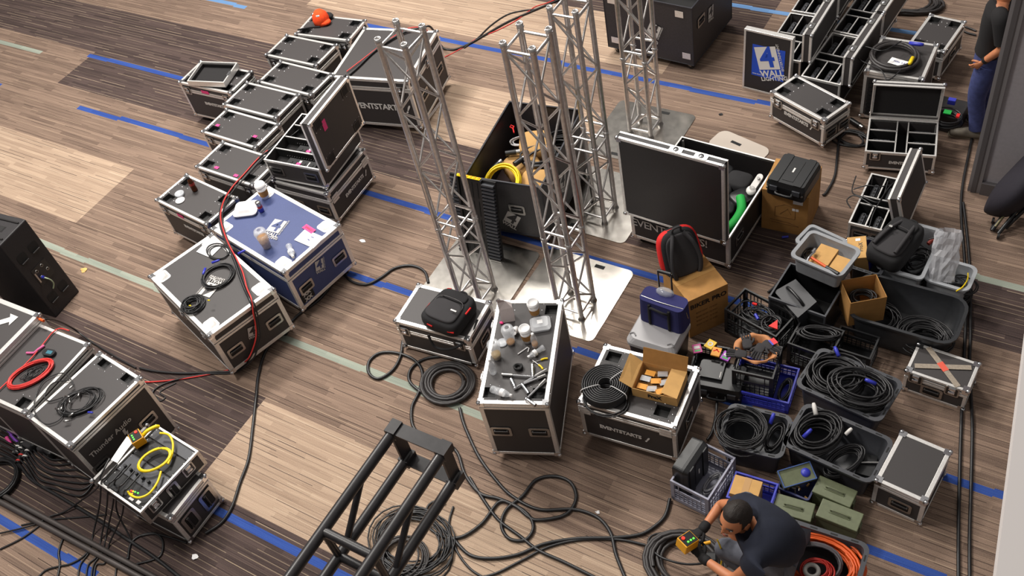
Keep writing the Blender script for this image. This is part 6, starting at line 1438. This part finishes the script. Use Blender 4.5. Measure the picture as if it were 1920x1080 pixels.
def head(parent, L, s=1.0):
    """L: origin at head centre, x to the person's right, y forward (face), z up"""
    NU, NV = 40, 28
    def surf(th, ph, off=0):
        x, y, z = math.sin(ph)*math.sin(th), math.sin(ph)*math.cos(th), math.cos(ph)
        X, Y, Z = .076*x, .096*y, .118*z
        if z < -.1:
            k = min(1, (-z-.1)/.9); X *= 1-.28*k; Y *= 1-.12*k if y > 0 else 1-.42*k
        def g(cx, cz, sx_, sz_): return math.exp(-((X-cx)/sx_)**2-((Z-cz)/sz_)**2) if y > 0 else 0
        Y += .027*g(0,-.028,.011,.016)+.012*g(0,-.008,.008,.022)+.007*g(.0,.016,.05,.009)-.011*g(.032,-.002,.014,.01)-.011*g(-.032,-.002,.014,.01)+.007*g(0,-.067,.022,.008)+.008*g(0,-.1,.024,.016)+.005*g(.045,-.03,.016,.02)+.005*g(-.045,-.03,.016,.02)
        if y < 0: Y -= .012*math.exp(-((Z-.02)/.06)**2)
        n = Vector((x,y,z))
        return Vector((X,Y,Z))+n*off
    b = MB(); v = []; f = []
    for j in range(NV+1):
        for i in range(NU): v.append(surf(2*PI*i/NU, max(.02, min(PI-.02, PI*j/NV))))
    for j in range(NV):
        for i in range(NU): f.append((j*NU+i,(j+1)*NU+i,(j+1)*NU+(i+1)%NU,j*NU+(i+1)%NU))
    b.add(v, f, SKIN, True)
    for sx_ in (-1,1):   # ears
        b.add(*ear(sx_), SKIN, True)
    b.tube([(0,-.02,-.06),(0,-.035,-.12),(0,-.045,-.19)], .055, SKIN, 14, radii=[.05,.056,.062])
    h = b.obj('head', parent, L=L @ Matrix.Scale(s, 4))
    LIP = mat('lips',(150,86,70),.5); EYW = mat('eye_white',(225,220,215),.3)
    for sx_ in (-1,1):
        b = MB(); b.ball((sx_*.032,.079,-.002),.0115,EYW,10,(1.2,.7,.75)); b.ball((sx_*.032,.087,-.003),.005,HAIR,8,(1,.5,1)); b.obj('eye', h)
        b = MB(); b.tube(cat([(sx_*.014,.096,.016),(sx_*.033,.094,.022),(sx_*.052,.08,.014)],4),.004,HAIR,6); b.obj('eyebrow', h)
    b = MB(); b.tube(cat([(-.024,.083,-.068),(-.008,.092,-.065),(.008,.092,-.065),(.024,.083,-.068)],4),.0042,LIP,6); b.tube(cat([(-.02,.083,-.072),(0,.091,-.074),(.02,.083,-.072)],4),.005,LIP,6); b.obj('mouth', h)
    # short dark hair
    b = MB(); v = []; f = []; R_ = random.Random(2); idx = {}
    for j in range(NV+1):
        for i in range(NU):
            th = 2*PI*i/NU; ph = max(.02, PI*j/NV); p = surf(th, ph); fr = math.cos(th)
            lim = .07 if fr > .55 else (.07-(.55-fr)*.12 if fr > -.2 else -.045-(.2+fr)*-.01)
            lim = max(lim, -.05)
            if abs(th-PI/2) < .35 or abs(th-1.5*PI) < .35: lim = -.005
            if p.z >= lim-.012:
                edge = p.z < lim+.006
                idx[(j,i)] = len(v); v.append(surf(th, ph, .001 if edge else .006+.004*R_.random()))
    for j in range(NV):
        for i in range(NU):
            q = [(j,i),(j+1,i),(j+1,(i+1)%NU),(j,(i+1)%NU)]
            if all(a in idx for a in q): f.append([idx[a] for a in q])
    b.add(v, f, HAIR, True); b.obj('hair', h)
    return h
def ear(sx_):
    v = []; f = []; N = 12
    for i in range(N):
        a = 2*PI*i/N; y = -.008+math.cos(a)*.017; z = -.012+math.sin(a)*.03
        v.append((sx_*.070,y,z)); v.append((sx_*.087,y-.008,z*1.06)); v.append((sx_*.082,(y+.008)*.6-.012,z*.65-.003))
    for i in range(N):
        j = (i+1) % N; f += [(i*3,j*3,j*3+1,i*3+1),(i*3+1,j*3+1,j*3+2,i*3+2)]
    f.append([i*3+2 for i in range(N)])
    return v, f
def hand(parent, L, side_, m, curl=.6, s=1.0, thick=1.0, name='hand'):
    """L: origin at wrist, y towards fingers, z out of the back of the hand; side_ +1 thumb at +x"""
    V = [(0,-.02,0),(0,.02,0),(0,.055,0)]; 
    b = MB(); 
    o = skinmesh(name, [(0,-.015,0),(0,.02,0),(0,.06,0),(0,.085,-.002)], [(0,1),(1,2),(2,3)], [(.024,.018),(.03,.018),(.04,.017),(.036,.013)], m, parent, 2, 0, L @ Matrix.Scale(s,4))
    LEN = (.07,.08,.074,.058)
    for k in range(4):
        x = side_*(.03-.02*k); l = LEN[k]; y0 = .082-.004*abs(k-1); a = curl*(.9+.12*k)
        p = [Vector((x*.9,y0-.03,0)),Vector((x,y0,0))]; d = Vector((x*.4,1,0)).normalized(); ang = 0
        for q in (.45,.3,.25):
            ang += a; dd = Vector((d.x*math.cos(ang), d.y*math.cos(ang), -math.sin(ang))); p.append(p[-1]+dd*l*q)
        skinmesh('finger', p, [(i,i+1) for i in range(4)], [.0095*thick,.0098*thick,.0092*thick,.0085*thick,.0075*thick], m, o, 1)
    p = [Vector((side_*.015,.01,-.002)),Vector((side_*.04,.03,-.01)),Vector((side_*.055,.055,-.022)),Vector((side_*.05,.08,-.036))]
    skinmesh('thumb', p, [(0,1),(1,2),(2,3)], [.013*thick,.012*thick,.0105*thick,.009*thick], m, o, 1)
    return o
def look(o, fwd, up):
    """matrix with y along fwd, z near up"""
    y = Vector(fwd).normalized(); x = y.cross(Vector(up)).normalized(); z = x.cross(y)
    return Matrix(((x.x,y.x,z.x,o[0]),(x.y,y.y,z.y,o[1]),(x.z,y.z,z.z,o[2]),(0,0,0,1)))
# --- crouching man
HD = W(1378,972,1.0); SR = W(1390,950,.84); SL = W(1418,1052,.86); NK = W(1412,988,.93)
UPB = W(1440,985,.88); MID = W(1462,1010,.72); PEL = W(1470,1030,.42)
ER = W(1352,945,.6); WR = W(1318,992,.6); EL = W(1375,1087,.62); WL = W(1317,1046,.56)
base = Vector((PEL.x-.12, PEL.y, 0))
r = empty('person','person crouching in a dark navy t-shirt with black gloves, holding a yellow remote','person',Matrix.Translation(base))
T = lambda v: Vector(v)-base
LEG = mat('grey_trousers',(92,94,104),.85,noise=.12,nscale=25,bump=.3,bscale=200)
KR = Vector((PEL.x-.42, PEL.y+.26, .42)); AR_ = Vector((PEL.x-.12, PEL.y+.2, .1)); TR_ = Vector((PEL.x-.34, PEL.y+.22, .04))
KL = Vector((PEL.x-.44, PEL.y-.14, .36)); AL_ = Vector((PEL.x-.1, PEL.y-.14, .1)); TL_ = Vector((PEL.x-.32, PEL.y-.15, .04))
HR = PEL+Vector((-.02,.1,0)); HL = PEL+Vector((-.02,-.1,0))
# one continuous body
V = [PEL,MID,UPB,NK,SR,ER,WR,SL,EL,WL,HR,KR,AR_,HL,KL,AL_]
E_ = [(0,1),(1,2),(2,3),(2,4),(4,5),(5,6),(2,7),(7,8),(8,9),(0,10),(10,11),(11,12),(0,13),(13,14),(14,15)]
skinmesh('body',[T(v) for v in V],E_,[.1,.1,.07,.05,.045,.042,.028,.045,.042,.028,.07,.05,.04,.07,.05,.04],SKIN,r,2,0)
# clothing
skinmesh('shirt',[T(v) for v in (PEL+Vector((-.0,0,.02)),MID,UPB,NK.lerp(UPB,.25),SR,SR.lerp(ER,.5),SL,SL.lerp(EL,.5))],[(0,1),(1,2),(2,3),(2,4),(4,5),(2,6),(6,7)],[(.18,.18),(.2,.2),(.18,.19),(.1,.1),.105,.075,.105,.082],TEE,r,2,0)
skinmesh('trousers',[T(v) for v in (PEL-Vector((0,0,.06)),HR-Vector((0,0,.04)),KR,AR_,HL-Vector((0,0,.04)),KL,AL_)],[(0,1),(1,2),(2,3),(0,4),(4,5),(5,6)],[.16,.12,.082,.062,.12,.082,.062],LEG,r,2,0)
for a,b_ in ((AR_,TR_),(AL_,TL_)):
    chainmesh('shoe',[T(a)+Vector((.06,0,-.05)),T(a)+Vector((-.03,0,-.04)),T(b_)+Vector((.0,0,.0)),T(b_)+Vector((-.05,0,.0))],[.045,.05,.043,.035],mat('dark_shoe',(48,38,34),.6),r)
NF = -FW
fwd = RT*-.74+UP*-.5+NF*.42; upv = RT*.05+UP*.8+NF*.6
head(r, look(T(HD), fwd, upv), 1.14)
GLV = mat('glove_black',(20,19,21),.85,bump=.4,bscale=200)
PB = W(1294,1017,.6)
hr = hand(r, look(T(WR), T(W(1303,1003,.6))-T(WR), (0,.3,1)), -1, GLV, .55, 1.1, 1.15, 'gloved_hand')
hl = hand(r, look(T(WL), T(W(1302,1024,.58))-T(WL), (0,-.3,1)), 1, GLV, .55, 1.1, 1.15, 'gloved_hand')
for a,b_ in ((ER,WR),(EL,WL)): chainmesh('glove_cuff',[T(b_.lerp(a,.16)),T(b_)],[.037,.036],GLV,r)
skinmesh('forearm_watch',[T(WR.lerp(ER,.2)),T(WR.lerp(ER,.25))],[(0,1)],[.036,.036],RUB,r,1) if False else None
r2 = empty('remote_pendant','yellow handheld remote with red and green lights held by the crouching man','remote',Matrix.Translation(W(1287,1024,.6)) @ rotZ(2.72) @ rotX(.25) )
pendant(r2, 1.0)
cable('thin yellow cord curving down in front of the crouching man',[(1345,1012,.5),(1352,1030,.4),(1353,1050,.3),(1350,1066,.2)],.006,YEL,name='cord',cat_='cord')
b = MB(); b.bb(-.06,-.045,0,.06,.045,.06,PLB); o = b.obj('dark_pouch',L=Matrix.Translation(W(1330,1030,.3)) @ rotZ(.4),bevel=.02); tag(o,'black tool body lying on the coil between the hands and knees of the crouching man','tool')
o.location.z = .13
b = MB(); b.cyl((-.04,0,0),(.04,0,0),.014,YELP,8); o = b.obj('yellow_tool_handle',L=Matrix.Translation(W(1322,1013,.25)) @ rotZ(.7)); tag(o,'yellow grip lying beside the gloves of the crouching man','tool grip'); o.location.z = .2
# --- standing man
F0 = W(1806,263,0); UY = Vector((-.72,.69,0)).normalized()   # facing
FX = Vector((math.cos(3.3),math.sin(3.3),0)); RX = Vector((FX.y,-FX.x,0))  # forward, right
B0 = F0+RX*.12+FX*(-.06)+Vector((0,.06,0))
r = empty('person','person standing in blue jeans and black t-shirt beside the grey wall','person',Matrix.Translation(B0))
def b_(f, rt, z): return FX*f+RX*rt+Vector((0,0,z))
V = [b_(0,0,.96),b_(-.02,0,1.18),b_(0,0,1.4),b_(.01,0,1.52), b_(-.02,-.2,1.42),b_(-.1,-.26,1.18),b_(.06,-.2,.95), b_(-.02,.2,1.42),b_(-.1,.26,1.17),b_(-.02,.2,.95), b_(.0,-.1,.9),b_(.03,-.11,.5),b_(-.02,-.12,.09), b_(0,.1,.9),b_(-.03,.12,.5),b_(-.16,.13,.09)]
skinmesh('body',V,E_,[.1,.1,.1,.055,.055,.047,.03,.055,.047,.03,.08,.055,.04,.08,.055,.04],SKIN,r,2,0)
loft('shirt',[(b_(0,0,.96),.175,.135),(b_(0,0,1.1),.165,.125),(b_(0,0,1.28),.185,.13),(b_(0,0,1.4),.2,.12),(b_(0,0,1.465),.15,.09),(b_(.01,0,1.5),.075,.065)],TEEB,r,RX,FX,
  [([b_(0,-.1,1.42),b_(-.02,-.19,1.41),b_(-.07,-.25,1.2)],[.07,.075,.062]),([b_(0,.1,1.42),b_(-.02,.19,1.41),b_(-.07,.25,1.2)],[.07,.075,.062])])
loft('jeans',[(b_(0,0,1.05),.16,.12),(b_(-.01,0,.98),.168,.13),(b_(-.01,0,.86),.178,.135),(b_(0,0,.78),.16,.12)],DENIM,r,RX,FX,
  [([b_(0,-.085,.86),b_(.02,-.095,.68),b_(.03,-.1,.48),b_(-.01,-.11,.25),b_(-.03,-.12,.12)],[.1,.098,.082,.074,.074]),([b_(0,.085,.86),b_(0,.09,.68),b_(-.02,.1,.48),b_(-.1,.12,.25),b_(-.16,.13,.08)],[.1,.098,.082,.074,.074])])
b = MB(); b.box((0,0,0),(.1,.12,.004),DENIM); b.obj('back_pocket', r, L=look(b_(-.135,-.08,.86), Vector((0,0,1)), -FX), bevel=.002)
for f,rt in ((-.02,-.12),(-.16,.13)):
    chainmesh('shoe',[b_(f-.06,rt,.05),b_(f+.0,rt,.06),b_(f+.12,rt,.05),b_(f+.2,rt,.04)],[.05,.058,.052,.04],mat('grey_shoe',(112,104,92),.7),r)
    chainmesh('shoe_sole',[b_(f-.07,rt,.014),b_(f+.05,rt,.014),b_(f+.22,rt,.014)],[.03,.036,.03],mat('pale_sole',(170,160,140),.7),r)
head(r, look(b_(.03,0,1.68), FX, (0,0,1)), 1.0)
hand(r, look(b_(.06,-.2,.95), FX*.55+Vector((0,0,-.75))+RX*.25, -RX), 1, SKIN, .35, 1.0)
hand(r, look(b_(-.02,.2,.95), FX*.15+Vector((0,0,-.95)), RX), -1, SKIN, .3, 1.0)
b = MB(); b.tube([b_(.06,-.2,.95).lerp(b_(-.1,-.26,1.18),.12), b_(.06,-.2,.95).lerp(b_(-.1,-.26,1.18),.23)], .035, RUB, 14); b.obj('wrist_watch', r)
